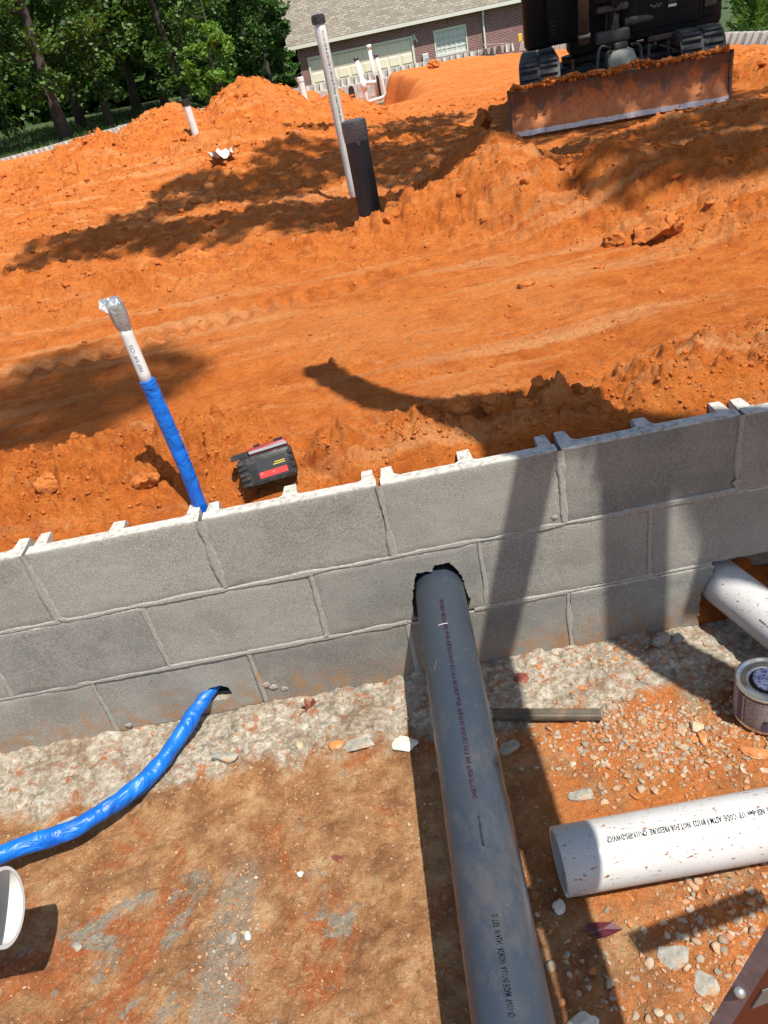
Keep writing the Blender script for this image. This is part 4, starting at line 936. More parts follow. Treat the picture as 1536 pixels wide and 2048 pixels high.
stone('concrete_chip', 'white chip right of the bluish stone on the grey streak', 'stone', -0.418, -0.600, 0.010, M_wstone, (1.1, 0.9, 0.6), 33, -0.3)
stone('concrete_chip', 'tiny black and white chip on the tan ground in the middle left', 'stone', -0.315, -0.488, 0.009, M_wstone, (1.1, 0.8, 0.7), 34, 0.0)
stone('brown_chip', 'brown flat splinter on the tan ground left of the pipe shadow', 'stone', -0.230, -0.470, 0.016, M_rstone, (1.3, 0.45, 0.3), 35, -0.5)
for i, (x, y, r, s_) in enumerate(((-0.10, -0.83, 0.016, 41), (-0.075, -0.865, 0.013, 42))):
    stone('concrete_chip', ['bigger of two white chips left of the grey pipe near the bottom edge', 'smaller of two white chips left of the grey pipe near the bottom edge'][i], 'stone', x+0.055, y, r, M_wstone, (0.8, 1.1, 0.6), s_, 0.4)

# clay clods
def clod(label, px, y, r, flat=(1, 0.9, 0.75), seed=1, m=M_clod, lift=0.12, rot=0.0):
    return stone('clay_clod', label, 'clod', px, y, r, m, flat, seed, rot, 4, 4, None, 0.2, lift, None, 'dirt')
clod('large angular tan clod at the left end of the low berm', -0.985, 2.44, 0.105, (1.2, 0.8, 0.62), 51)
clod('middle clod of the three on the low berm', -0.82, 2.55, 0.075, (1.1, 0.8, 0.7), 52)
clod('dark rounded clod at the right of the three on the low berm', -0.70, 2.42, 0.085, (1.2, 0.8, 0.6), 53)
clod('big hollow clod with a dark overhang on the right hand bank', 1.165, 1.34, 0.078, (1.25, 0.8, 0.62), 54, lift=0.35)
clod('clod left of the hollow one on the right hand bank', 1.02, 1.40, 0.045, (1.0, 0.9, 0.8), 55)
clod('dark small clod lying alone on the level ground right of centre', 0.62, 1.18, 0.024, (1.3, 0.9, 0.8), 56)
clod('tiny dark clod to the right of the lone one on the level ground', 0.89, 1.22, 0.017, (1.2, 0.9, 0.8), 57)
clod('brown clod sitting on the tip of the rounded shadow', -0.085, 0.80, 0.018, (0.9, 0.9, 1.2), 58)
clod('round clod largest of the pair behind the wall near the middle', 0.205, 0.225, 0.044, (1.0, 0.9, 0.85), 59)
clod('round clod right of the largest one behind the wall', 0.305, 0.235, 0.036, (0.85, 1.0, 1.0), 60)
clod('clod close behind the wall right of the pair of round clods', 0.375, 0.20, 0.024, (1.1, 0.9, 0.9), 61, lift=-0.1)
clod('shaded clod behind the wall touching the curved shadow', 0.425, 0.235, 0.022, (1, 1, 0.9), 62, lift=-0.15)
clod('lumpy clod on the heap directly left of the blue upright pipe', -0.545, 0.17, 0.030, (1.2, 0.9, 0.7), 63)
clod('orange lump on the heap at the far left behind the wall', -0.80, 0.22, 0.034, (1.1, 0.8, 0.8), 64)
clod('pointed dark clod standing upright left of the digger blade', 1.36, 5.75, 0.095, (0.7, 0.6, 1.25), 65, lift=0.6)
clod('brick coloured block of clay at the far edge of the pad before the house', 2.78, 19.0, 0.155, (1.0, 0.7, 0.75), 66, lift=0.7)
clod('rough clod at the foot of the left mound', -2.35, 6.3, 0.075, (1.2, 0.9, 0.8), 67)
clod('flat clod near the charcoal stub base', 0.30, 2.42, 0.05, (1.3, 0.9, 0.6), 68)
# loose crumbs over the rough ground
N = 60000
yy = 0.06+rng.random(N)**1.9*9.0; xx = (rng.random(N)*1.7-0.86)*(yy+1.7)
pr = rough_map(xx, yy); keep = rng.random(N) < (0.06+0.94*pr**1.3); xx, yy = xx[keep], yy[keep]
sz = 0.0016+0.0075*rng.random(len(xx))**6+0.0018*yy**0.5*rng.random(len(xx))**2
sz = sz*(1+0.9*(yy > 2.2)*rng.random(len(xx)))
sel = xx < 5.6; xx, yy, sz = xx[sel], yy[sel], sz[sel]
sz = np.where(yy < 0.1, np.minimum(sz, 0.005), sz)
tag(scatter('clay_crumbs', np.c_[xx, yy, height(xx, yy)+sz*0.15], sz, M_clod, 1, 0.28, 3, 0.8, None, 5), kind='stuff')
N = 9000
yy = 0.25+rng.random(N)**0.75*9.2; xx = (rng.random(N)*1.7-0.86)*(yy+1.7)
pr = rough_map(xx, yy)*sst(-0.02, 0.10, height(xx, yy)-0.60); keep = (rng.random(N) < pr*1.5) & (xx < 5.4); xx, yy = xx[keep], yy[keep]
sz = (0.006+0.032*rng.random(len(xx))**4.5)*(0.65+0.07*yy)
tag(scatter('clay_lumps', np.c_[xx, yy, height(xx, yy)+sz*0.0], sz, M_clod, 2, 0.10, 13, 0.75, None, 8), kind='stuff')
# pale gravel on the footing
def gravel(n, cxs, seed, rmin, rmax, pw, m=M_stone):
    rg = np.random.default_rng(seed); P = []
    for (cx, cyy, sx_, sy_, wgt) in cxs:
        k = int(n*wgt); P.append(np.c_[cx+rg.normal(size=k)*sx_, cyy+rg.normal(size=k)*sy_])
    P = np.concatenate(P); P = P[(P[:, 1] < -0.012) & (P[:, 1] > -1.15) & (np.abs(P[:, 0]) < 1.4)]
    r = rmin+(rmax-rmin)*rg.random(len(P))**pw
    return np.c_[P, foot_z(P[:, 0], P[:, 1])+r*0.05], r
P1, r1 = gravel(8000, [(0.50, -0.30, 0.13, 0.05, 0.30), (0.60, -0.38, 0.12, 0.05, 0.15), (0.40, -0.23, 0.12, 0.05, 0.06), (0.53, -0.72, 0.12, 0.06, 0.20), (0.45, -0.85, 0.16, 0.07, 0.12), (0.55, -0.06, 0.14, 0.03, 0.06), (0.24, -0.75, 0.08, 0.12, 0.03)], 5, 0.0013, 0.0105, 5.5)
bigm = r1 > 0.0045
tag(scatter('gravel', P1[~bigm], r1[~bigm], M_stone, 1, 0.25, 6, 0.65, None, 5), kind='stuff')
tag(scatter('gravel_stones', P1[bigm], r1[bigm]*1.1, M_stone, 2, 0.06, 7, 0.6, None, 9), kind='stuff')
P2, r2 = gravel(2600, [(-0.46, -0.60, 0.035, 0.09, 0.22), (-0.5, -0.15, 0.4, 0.06, 0.40), (-0.3, -0.5, 0.4, 0.25, 0.25), (0.1, -0.3, 0.2, 0.2, 0.15)], 15, 0.0010, 0.0065, 5.0)
tag(scatter('grit', P2, r2, M_stone, 1, 0.25, 16, 0.6, None, 6), kind='stuff')

M_grit = mat('tan_grit', lambda k: k.col(k.ramp(k.n('NewGeometry').outputs['Random Per Island'], [(0.0, (0.20, 0.085, 0.03)), (0.35, (0.36, 0.165, 0.06)), (0.7, (0.48, 0.27, 0.12)), (0.92, (0.36, 0.12, 0.035)), (1.0, (0.52, 0.38, 0.22))])), rough=0.95)
n = 26000
P3 = np.c_[rng.random(n)*2.3-1.25, -rng.random(n)*1.15]
P3 = P3[P3[:, 1] < -0.20+0.05*rng.normal(size=len(P3))]
P3 = P3[fbm(P3[:, 0]*6, P3[:, 1]*6, 4, 611)+0.25*rng.random(len(P3)) > 0.02]
r3 = 0.0007+0.0032*rng.random(len(P3))**6
tag(scatter('soil_grains', np.c_[P3, foot_z(P3[:, 0], P3[:, 1])+r3*0.15], r3, M_grit, 1, 0.25, 66, 0.7, None, 4), kind='stuff')

# ------------------------------------------------------------------ excavator
EX = empty('excavator', 'dark charcoal mini excavator with a clay-smeared dozer blade facing the camera', 'excavator', (2.20, 4.79, 0.578), (0, 0, R_(-14)))
BW = 0.775
prof = [(-0.045, 0.052), (-0.012, 0.10), (0.010, 0.16), (0.012, 0.22), (-0.005, 0.27), (-0.035, 0.315)]
th = 0.025
poly = [(y, z) for y, z in prof]+[(y+th, z) for y, z in reversed(prof)]
g = G(); n = len(poly)
NX = 12
for i in range(NX+1):
    x = -BW+2*BW*i/NX
    for y, z in poly: g.v.append((x, y, z))
for i in range(NX):
    for k in range(n): g.f.append((i*n+k, i*n+(k+1) % n, (i+1)*n+(k+1) % n, (i+1)*n+k))
g.f.append(tuple(range(n))); g.f.append(tuple(NX*n+k for k in reversed(range(n))))
auto_smooth(g.build('dozer_blade', M_blade, EX), 30)
eg = G(); rge = random.Random(3); NE = 40
for i in range(NE+1):
    x = -BW+2*BW*i/NE; zb = 0.016+rge.uniform(0, 0.006); 
    eg.v += [(x, -0.052, zb), (x, -0.046, 0.054+rge.uniform(-.003, .003)), (x, -0.026, 0.055), (x, -0.030, zb)]
for i in range(NE):
    for k in range(4): eg.f.append((i*4+k, i*4+(k+1) % 4, (i+1)*4+(k+1) % 4, (i+1)*4+k))
eg.f += [(0, 1, 2, 3), (NE*4+3, NE*4+2, NE*4+1, NE*4)]
eg.build('cutting_edge', M_edge, EX)
for s_ in (-1, 1):
    G().prism([(-0.0, 0)], 0, 0) if False else None
    gp = G(); pts = [(-0.050, 0.03), (0.03, 0.03), (0.05, 0.20), (0.03, 0.34), (-0.045, 0.345), (-0.02, 0.20)]
    x0 = s_*(BW+0.001); x1 = s_*(BW+0.020); m_ = len(pts)
    gp.add([(x0, y, z) for y, z in pts]+[(x1, y, z) for y, z in pts], [tuple(range(m_)), tuple(reversed(range(m_, 2*m_)))]+[(i, i+m_, (i+1) % m_+m_, (i+1) % m_) for i in range(m_)])
    gp.build('blade_end_plate', M_tan, EX)
G().box((0, -0.022, 0.322), (2*BW, 0.030, 0.012)).build('blade_top_rail', M_tan, EX)
for s_ in (-1, 1):
    G().box((s_*0.30, 0.42, 0.16), (0.09, 0.76, 0.10)).build('blade_arm', M_mblk, EX)
EXB = EX
EX = bpy.data.objects.new('machine_body', None); COL.objects.link(EX); EX.parent = EXB; EX.location = (0.06, 0, 0)
# undercarriage
def track(xc):
    tr = G(); Lh, r_, z0 = 1.05, 0.225, 0.232; path = []
    for k in range(10): a = -math.pi/2-math.pi*k/9; path.append((math.cos(a)*r_-Lh*0.86, z0+math.sin(a)*r_))
    for k in range(10): a = math.pi/2-math.pi*k/9; path.append((math.cos(a)*r_+Lh*0.86, z0+math.sin(a)*r_))
    yc = 1.52; m_ = len(path); W = 0.16
    V_ = []
    for (p, z) in path:
        V_ += [(xc-W, yc+p, z), (xc+W, yc+p, z)]
    cenV = []
    for (p, z) in path:
        cz = z0+(z-z0)*0.86; cp_ = p*0.985
        cenV += [(xc-W, yc+cp_, cz), (xc+W, yc+cp_, cz)]
    o_ = 2*m_
    F_ = []
    for i in range(m_):
        j = (i+1) % m_; F_ += [(2*i, 2*i+1, 2*j+1, 2*j), (o_+2*i, o_+2*j, o_+2*j+1, o_+2*i+1), (2*i, 2*j, o_+2*j, o_+2*i), (2*i+1, o_+2*i+1, o_+2*j+1, 2*j+1)]
    tr.add(V_+cenV, F_); to = tr.build('track_belt', M_rubber, EX)
    # lugs, walked along the belt
    P = [Vector((0, p, z)) for p, z in path]+[Vector((0, *path[0]))]
    lg = G(); d = 0.0; step = 0.062; acc = 0.0
    for i in range(len(P)-1):
        a, b = P[i], P[i+1]; L_ = (b-a).length; dr = (b-a).normalized(); nr_ = Vector((0, dr.z, -dr.y))
        mid_ = (a+b)/2-Vector((0, 0, z0)); 
        if nr_.dot(Vector((0, mid_.y if abs(mid_.y) > Lh*0.8 else 0, mid_.z))) < 0: nr_ = -nr_
        while acc < L_:
            q = a+dr*acc; ang = math.atan2(dr.z, dr.y); rot = Matrix.Rotation(ang, 3, 'X')
            for sx_ in (-1, 1):
                lg.box(Vector((xc+sx_*0.078, yc, 0))+q+nr_*0.010+dr*(0.012*sx_), (0.128, 0.030, 0.026), rot)
            acc += step
        acc -= L_
    lg.build('track_lugs', M_rubber, EX)
    G().bbox((xc, yc, z0), (0.16, 1.7, 0.20), 0.04).build('track_frame', M_mblk, EX)
    for yw in (-0.90, 0.90): G().tube([(xc-0.09, yc+yw, z0), (xc+0.09, yc+yw, z0)], 0.145, 20).build('idler_wheel', M_mblk, EX)
track(-BW+0.17); track(BW-0.16)
G().bbox((0, 1.45, 0.27), (0.98, 1.0, 0.16), 0.03).build('undercarriage_frame', M_mblk, EX)
G().lathe([(0.38, 0.34), (0.40, 0.36), (0.40, 0.41), (0.0, 0.41)], 32, (0, 1.5, 0)).build('slew_ring', M_mblk, EX, True)
# dusty cover over the blade ram
mc = G(); rgm = np.random.default_rng(4)
mc.lathe([(0.0, 0.455), (0.05, 0.452), (0.095, 0.43), (0.118, 0.38), (0.128, 0.30), (0.132, 0.20), (0.12, 0.12)], 22, (0.02, 0.52, 0.0))
auto_smooth(mc.build('ram_cover', M_motor, EX), 50)
G().bbox((0.02, 0.50, 0.47), (0.10, 0.09, 0.045), 0.012).build('hose_block', M_msteel, EX)
for a_, b_, c_ in (((-0.05, 0.50, 0.46), (-0.14, 0.48, 0.47), (-0.17, 0.44, 0.25)), ((0.09, 0.50, 0.46), (0.16, 0.48, 0.44), (0.165, 0.44, 0.25)), ((-0.05, 0.47, 0.44), (-0.09, 0.44, 0.42), (-0.10, 0.44, 0.22))):
    G().tube(spline([a_, b_, c_], 8), 0.013, 8).build('hydraulic_hose', M_mblk, EX, True)
for xx_ in (-0.33, 0.27, 0.42): G().box((xx_, 0.84, 0.27), (0.02, 0.03, 0.30)).build('frame_rib', M_msteel, EX)
# upper works
UP = EX
auto_smooth(G().bbox((0.40, 1.42, 0.92), (0.86, 1.05, 0.93), 0.05).build('right_housing', M_char, EX), 40)
auto_smooth(G().bbox((0.36, 0.895, 0.92), (0.60, 0.03, 0.80), 0.012).build('front_panel', M_char, EX), 40)
auto_smooth(G().bbox((0.745, 0.900, 0.95), (0.145, 0.04, 0.84), 0.018).build('corner_panel', M_char, EX), 40)
G().box((0.668, 0.879, 0.93), (0.006, 0.004, 0.78)).build('panel_seam', M_mblk, EX)
auto_smooth(G().bbox((0.742, 0.876, 0.63), (0.07, 0.014, 0.06), 0.006).build('latch_handle', M_msteel, EX), 40)
auto_smooth(G().tube([(0.700, 0.874, 0.60), (0.700, 0.874, 0.66)], 0.012, 10).build('lock', M_msteel, EX), 40)
G().box((0.45, 0.878, 0.655), (0.060, 0.003, 0.018)).build('white_decal', M_white, EX)
G().box((0.45, 0.878, 0.695), (0.060, 0.003, 0.040)).build('black_decal', M_lab_dark, EX)
gd2 = G(); rd = random.Random(2)
for i in range(9): gd2.box((0.285+0.010*i+rd.uniform(-.002, .002), 0.878, 0.672+rd.uniform(-.012, .012)), (0.007, 0.003, rd.uniform(0.006, 0.016)))
gd2.build('worn_decal', M_motor, EX)
G().bbox((0.55, 1.05, 0.45), (0.56, 0.30, 0.045), 0.012).build('belly_plate', M_tan, EX)
auto_smooth(G().lathe([(0.0, 0.525), (0.09, 0.53), (0.115, 0.56), (0.12, 1.35), (0.0, 1.36)], 28, (-0.60, 0.98, 0)).build('corner_tank', M_tan if False else M_char, EX), 50)
auto_smooth(G().bbox((-0.46, 1.30, 0.955), (0.40, 0.80, 0.84), 0.05).build('left_housing', M_char, EX), 40)
auto_smooth(G().bbox((-0.06, 1.62, 0.84), (0.55, 0.9, 0.86), 0.03).build('middle_housing', M_mblk, EX), 40)
for i in range(4): G().box((-0.475, 0.895, 0.62+i*0.028), (0.05, 0.01, 0.010)).build('vent_slot', M_mblk, EX)
# swing post, boom and rams
auto_smooth(G().bbox((-0.02, 0.80, 0.53), (0.26, 0.22, 0.09), 0.02).bbox((-0.02, 0.80, 0.72), (0.24, 0.20, 0.05), 0.015).build('swing_post', M_msteel, EX), 40)
G().tube([(-0.02, 0.78, 0.46), (-0.02, 0.78, 0.78)], 0.055, 18).build('swing_pin', M_msteel, EX, True)
G().tube([(-0.16, 0.74, 0.80), (0.10, 0.74, 0.80)], 0.04, 16).build('boom_pin', M_msteel, EX, True)
auto_smooth(G().tube([(0.08, 0.86, 0.60), (0.34, 0.92, 0.60)], 0.032, 16).build('swing_ram', M_msteel, EX), 40)
for s_ in (-1, 1):
    auto_smooth(G().tube(spline([(-0.12+s_*0.075, 0.76, 0.50), (-0.13+s_*0.10, 0.74, 0.66), (-0.125+s_*0.085, 0.70, 0.86), (-0.12+s_*0.075, 0.66, 1.05)], 6), 0.026, 10).build('boom_bracket', M_char, EX), 40)
G().tube([(-0.245, 0.66, 0.52), (-0.24, 0.50, 1.45)], 0.042, 18).build('boom_ram', M_tan, EX, True)
G().tube([(-0.245, 0.655, 0.55), (-0.245, 0.65, 0.585)], 0.050, 18).build('ram_collar', M_msteel, EX, True)
for i in range(5):
    rg = random.Random(i+60)
    G().tube(spline([(-0.02+rg.uniform(-.05, .05), 0.74, 0.68), (0.02+rg.uniform(-.08, .08), 0.66, 0.80), (-0.04+rg.uniform(-.05, .05), 0.70, 1.0)], 6), 0.009, 7).build('hydraulic_hose', M_msteel if i % 2 else M_mblk, EX, True)
def beam(pts, wds, hts, nm, m):
    g = G(); rings = []
    for i, p in enumerate(pts):
        p = Vector(p); t_ = (Vector(pts[min(i+1, len(pts)-1)])-Vector(pts[max(i-1, 0)])).normalized(); sx_ = Vector((1, 0, 0)); nn = t_.cross(sx_).normalized()
        o_ = len(g.v); rings.append(o_)
        for a_, b_ in ((-1, -1), (1, -1), (1, 1), (-1, 1)): g.v.append(tuple(p+sx_*a_*wds[i]/2+nn*b_*hts[i]/2))
    for i in range(len(rings)-1):
        for k in range(4): g.f.append((rings[i]+k, rings[i]+(k+1) % 4, rings[i+1]+(k+1) % 4, rings[i+1]+k))
    g.f.append(tuple(rings[0]+k for k in (3, 2, 1, 0))); g.f.append(tuple(rings[-1]+k for k in range(4)))
    return g.build(nm, m, EX)
beam([(-0.06, 0.74, 0.80), (-0.06, 0.60, 1.7), (-0.06, 0.10, 2.55), (-0.06, -0.75, 2.95)], [0.16, 0.20, 0.20, 0.16], [0.20, 0.30, 0.30, 0.18], 'boom', M_char)
beam([(-0.06, -0.60, 3.10), (-0.06, -1.1, 2.7), (-0.06, -1.75, 2.25)], [0.14, 0.14, 0.12], [0.16, 0.26, 0.14], 'stick', M_char)
gbk = G(); bp_ = [(-1.70, 2.30), (-1.95, 2.28), (-2.15, 2.10), (-2.18, 1.90), (-2.02, 1.76), (-1.80, 1.74)]
for i in range(len(bp_)): gbk.v += [(-0.36, *bp_[i]), (0.24, *bp_[i])]
for i in range(len(bp_)-1): gbk.f.append((2*i, 2*i+1, 2*i+3, 2*i+2))
gbk.f.append(tuple(2*i for i in range(len(bp_)))); gbk.f.append(tuple(2*i+1 for i in reversed(range(len(bp_)))))
gbk.build('bucket', M_tan, EX)
for ch in list(EX.children):
    ch.parent = EXB; ch.location.x += 0.06
bpy.data.objects.remove(EX); EX = EXB
# loose soil lying along the blade top
nS = 1500; sx0 = rng.random(nS)*2-1
hx = 0.030*(0.55+0.9*np.maximum(0, fbm(sx0*5, sx0*0+2.0, 3, 505))+0.4*gau(sx0-0.15, 0.12)); ex = EX.matrix_basis
PS = np.c_[sx0*BW*0.985, 0.005+0.035*rng.normal(size=nS), 0.325+hx*rng.random(nS)**0.6*1.6]
mw = Matrix.Translation(EX.location) @ Matrix.Rotation(R_(-14), 4, 'Z')
PS = np.array([(mw @ Vector(p))[:] for p in PS])
tag(scatter('blade_soil', PS, 0.006+0.014*rng.random(nS)**2, M_clod, 1, 0.3, 44, 0.8), kind='stuff')

# ------------------------------------------------------------------ far stem walls of header blocks
def header_mesh():
    g = G(); w_ = 0.397; h_ = 0.19
    g.box((0, 0.080, h_/2), (w_, 0.032, h_))                            # outer shell (away from camera)
    for xw in (-w_/2+0.019, 0.0, w_/2-0.019):                           # tapered webs towards the inside
        g.add([(xw-0.030, -0.09, 0), (xw+0.030, -0.09, 0), (xw+0.030, 0.0635, 0), (xw-0.030, 0.0635, 0), (xw-0.020, -0.02, h_), (xw+0.020, -0.02, h_), (xw+0.034, 0.0635, h_), (xw-0.034, 0.0635, h_)], [(0, 3, 2, 1), (4, 5, 6, 7), (0, 1, 5, 4), (1, 2, 6, 5), (2, 3, 7, 6), (3, 0, 4, 7)])
    return g
hb = header_mesh().build('header_block', M_farcmu); hme = hb.data; bpy.data.objects.remove(hb)
sb = G().bbox((0, 0, 0.095), (0.397, 0.19, 0.19), 0.006, None, 1).build('stem_block', M_farcmu); sme = sb.data; bpy.data.objects.remove(sb)
def far_wall(label, p0, p1, top, ang):
    p0, p1 = Vector((*p0, 0)), Vector((*p1, 0)); L_ = (p1-p0).length; n_ = int(L_/MOD); d = (p1-p0).normalized()
    root = empty('stem_wall', label, 'wall', (p0.x, p0.y, 0), (0, 0, math.atan2(d.y, d.x)))
    for i in range(n_):
        o = bpy.data.objects.new('header_block', hme); COL.objects.link(o); o.parent = root
        o.location = ((i+0.5)*MOD, 0, top-0.195+random.uniform(-.004, .004)); o.rotation_euler = (0, 0, ang+random.uniform(-.01, .01))
    return root, n_
bw, nbw = far_wall('distant block wall along the back of the pad in front of the brick house', (-6.0, 23.86), (5.82, 23.86), 0.61, 0.0)
for c in range(3):
    for i in range(11, 24):
        o = bpy.data.objects.new('stem_block', sme); COL.objects.link(o); o.parent = bw
        o.location = ((i+0.5+(0.5 if c % 2 == 0 else 0))*MOD, 0.0, -0.2+c*0.2+0.004*c)
# two dark arched slabs on the back wall stand in for shaded openings
for (x_, zt, h_, wd_) in ((0.93, 0.36, 0.46, 0.085), (1.72, 0.50, 0.62, 0.065)):
    pts = [(-wd_, 0), (wd_, 0)]+[(wd_*math.cos(a), h_-wd_+wd_*1.3*math.sin(a)) for a in np.linspace(0, math.pi, 9)]
    G().prism([(p+x_+6.0, z+zt-h_) for p, z in pts], -0.106, -0.098).build('opening_shade_slab', M_mblk, bw)
rw, nrw = far_wall('block wall on the right behind the digger running towards the pines', (5.88, 23.2), (5.88, 1.0), 0.61, math.pi) if False else far_wall('block wall on the right behind the digger running towards the pines', (5.88, 23.2), (5.88, 1.0), 0.61, 0.0)
lw, nlw = far_wall('low pale block wall curving along the left side below the trees', (-11.5, 18.35), (-7.65, 18.48), 0.61, 0.0)
l2, nl2 = far_wall('low pale block wall going back behind the mound on the left', (-7.60, 18.50), (-5.6, 23.7), 0.61, 0.0)
G().box((5.2, 23.6, 0.68), (0.75, 0.45, 0.02), Matrix.Rotation(0.12, 3, 'Y')).build('sheet', M_sheet)
o = bpy.data.objects['sheet']; tag(o, 'grey flat sheet lying on the back wall left of the digger', 'sheet')
tag(G().bbox((5.98, 23.78, 0.70), (0.11, 0.10, 0.20), 0.01, None, 1).build('spacer_block', M_yspace), 'small yellow block on the back wall beside the digger', 'spacer')

# ------------------------------------------------------------------ brick house
HX = empty('brick_house', 'red brick house with a grey shingle roof and cream garage door', 'house', (0, 40.0, -1.0))
def part(g, nm, m, parent=HX, smooth=False): return g.build(nm, m, parent, smooth)
GX0, GX1, GZ = -0.226, 4.686, 2.13
WX0, WX1, WZ0, WZ1 = 5.75, 7.32, 1.13, 2.225
XL, XR, ZE = -0.70, 16.0, 2.62
gw = G()
def wseg(x0, x1, z0, z1): gw.box(((x0+x1)/2, 0.15, (z0+z1)/2), (x1-x0, 0.3, z1-z0))
wseg(XL, GX0, -0.5, ZE); wseg(GX0, GX1, GZ, ZE); wseg(GX1, WX0, -0.5, ZE); wseg(WX0, WX1, -0.5, WZ0); wseg(WX0, WX1, WZ1, ZE); wseg(WX1, XR, -0.5, ZE)
part(gw, 'brick_wall', M_brick)
part(G().box((XL+0.15, 4.1, 1.05), (0.3, 7.6, 3.1)), 'side_wall', M_brick)
# garage door, panels
part(G().box(((GX0+GX1)/2, 0.065, GZ/2), (GX1-GX0, 0.05, GZ)), 'garage_door', M_door)
gd_ = bpy.data.objects['garage_door']
pm = None
nxp, nzp = 8, 4; pw, ph = (GX1-GX0)/nxp, GZ/nzp
for i in range(nxp):
    for j in range(nzp):
        if pm is None:
            q = G().bbox((0, 0, 0), (pw-0.14, 0.03, ph-0.16), 0.012, None, 1).build('door_panel', M_door, gd_); pm = q.data
        else:
            q = bpy.data.objects.new('door_panel', pm); COL.objects.link(q); q.parent = gd_
        q.location = (GX0+(i+0.5)*pw, 0.034, (j+0.5)*ph)
for j in range(1, nzp): part(G().box(((GX0+GX1)/2, 0.0385, j*ph), (GX1-GX0-0.01, 0.004, 0.018)), 'section_seam', M_sheet, gd_)
part(G().box((GX0-0.03, -0.01, GZ/2), (0.09, 0.05, GZ)).box((GX1+0.03, -0.01, GZ/2), (0.09, 0.05, GZ)).box(((GX0+GX1)/2, -0.012, GZ+0.03), (GX1-GX0+0.15, 0.054, 0.09)), 'door_frame', M_trim)
# window
wn = part(G().box((WX0+0.025, 0.05, (WZ0+WZ1)/2), (0.07, 0.10, WZ1-WZ0)).box((WX1-0.025, 0.05, (WZ0+WZ1)/2), (0.07, 0.10, WZ1-WZ0)).box(((WX0+WX1)/2, 0.05, WZ1-0.03), (WX1-WX0-0.15, 0.10, 0.06)).box(((WX0+WX1)/2, 0.05, WZ0+0.03), (WX1-WX0-0.15, 0.10, 0.07)), 'window', M_trim)
NC, NR = 6, 4; cw, ch = (WX1-WX0-0.14)/NC, (WZ1-WZ0-0.12)/NR; pmesh = None
for i in range(NC):
    for j in range(NR):
        if pmesh is None: q = G().box((0, 0, 0), (cw-0.03, 0.01, ch-0.03)).build('pane', M_pane, wn); pmesh = q.data
        else: q = bpy.data.objects.new('pane', pmesh); COL.objects.link(q); q.parent = wn
        q.location = (WX0+0.07+(i+0.5)*cw, 0.085, WZ0+0.06+(j+0.5)*ch); q.rotation_euler = (random.uniform(-.02, .02), 0, random.uniform(-.02, .02))
gmn = G()
for i in range(1, NC): gmn.box((WX0+0.07+i*cw, 0.075, (WZ0+WZ1)/2), (0.055 if i % 2 == 0 else 0.03, 0.03, WZ1-WZ0-0.13))
for j in range(1, NR): gmn.box(((WX0+WX1)/2, 0.0755, WZ0+0.06+j*ch), (WX1-WX0-0.14, 0.025, 0.028 if j != 2 else 0.05))
part(gmn, 'muntins', M_trim, wn)
# eaves, gutter, roof
YE = -0.28
part(G().box(((XL+XR)/2-0.15, (YE+0.0)/2+0.1, ZE+0.03), (XR-XL+0.5, -YE-0.1, 0.05)), 'soffit', M_trim)
part(G().box(((XL+XR)/2-0.18, YE-0.02, ZE+0.075), (XR-XL+0.7, 0.12, 0.15)), 'gutter', M_trim)
part(G().box(((XL+XR)/2-0.18, YE+0.052, ZE+0.11), (XR-XL+0.66, 0.02, 0.20)), 'fascia', M_trim)
ry0, rz0, ry1, rz1 = YE-0.06, ZE+0.17, 5.2, ZE+0.17+4.0
rx0, rx1 = XL-0.42, XR+0.4
ro = G().add([(rx0, ry0, rz0), (rx1, ry0, rz0), (rx1, ry1, rz1), (rx0, ry1, rz1), (rx0, ry0, rz0-0.05), (rx1, ry0, rz0-0.05), (rx1, ry1, rz1-0.12), (rx0, ry1, rz1-0.12)], [(0, 1, 2, 3), (4, 7, 6, 5), (0, 4, 5, 1), (0, 3, 7, 4), (1, 5, 6, 2)]).build('roof', M_shing, HX)
uv = ro.data.uv_layers.new(name='UVMap'); sl = math.hypot(ry1-ry0, rz1-rz0)
for lp in ro.data.loops:
    v = ro.data.vertices[lp.vertex_index].co; uv.data[lp.index].uv = (v.x, (v.y-ry0)/(ry1-ry0)*sl)
part(G().add([(rx0, ry1, rz1), (rx1, ry1, rz1), (rx1, 10.4, rz0), (rx0, 10.4, rz0)], [(0, 3, 2, 1)]), 'roof_back', M_shing)
part(G().add([(XL, 0.28, ZE+0.05), (XL, 7.9, ZE+0.05), (XL, 5.2, rz1-0.25), (XL, 4.6, rz1-0.45)], [(0, 1, 2, 3)]), 'gable', M_brick)
part(G().tube([(8.12, YE+0.05, ZE+0.02), (8.12, -0.2, ZE-0.18), (8.12, -0.06, ZE-0.35), (8.12, -0.06, -0.3)], 0.05, 8), 'downspout', M_trim)
part(G().bbox((5.235, -0.08, 1.18), (0.28, 0.16, 0.42), 0.02, None, 1), 'meter_box', M_box)
part(G().tube([(5.27, -0.18, 1.12), (5.27, -0.14, 1.12)], 0.09, 16), 'meter_dial', M_sheet)
part(G().box((4.83, -0.03, 2.13), (0.10, 0.06, 0.25)).tube([(4.80, -0.08, 2.25), (4.92, -0.1, 2.0), (4.95, -0.05, 1.9)], 0.025, 8), 'wall_lamp', M_box)
part(G().box((6.45, -0.012, ZE-0.12), (0.03, 0.02, 0.24)), 'conduit', M_mblk)
part(G().bbox((-0.82, -0.30, ZE-0.08), (0.12, 0.14, 0.12), 0.02, None, 1), 'flood_light', M_box)

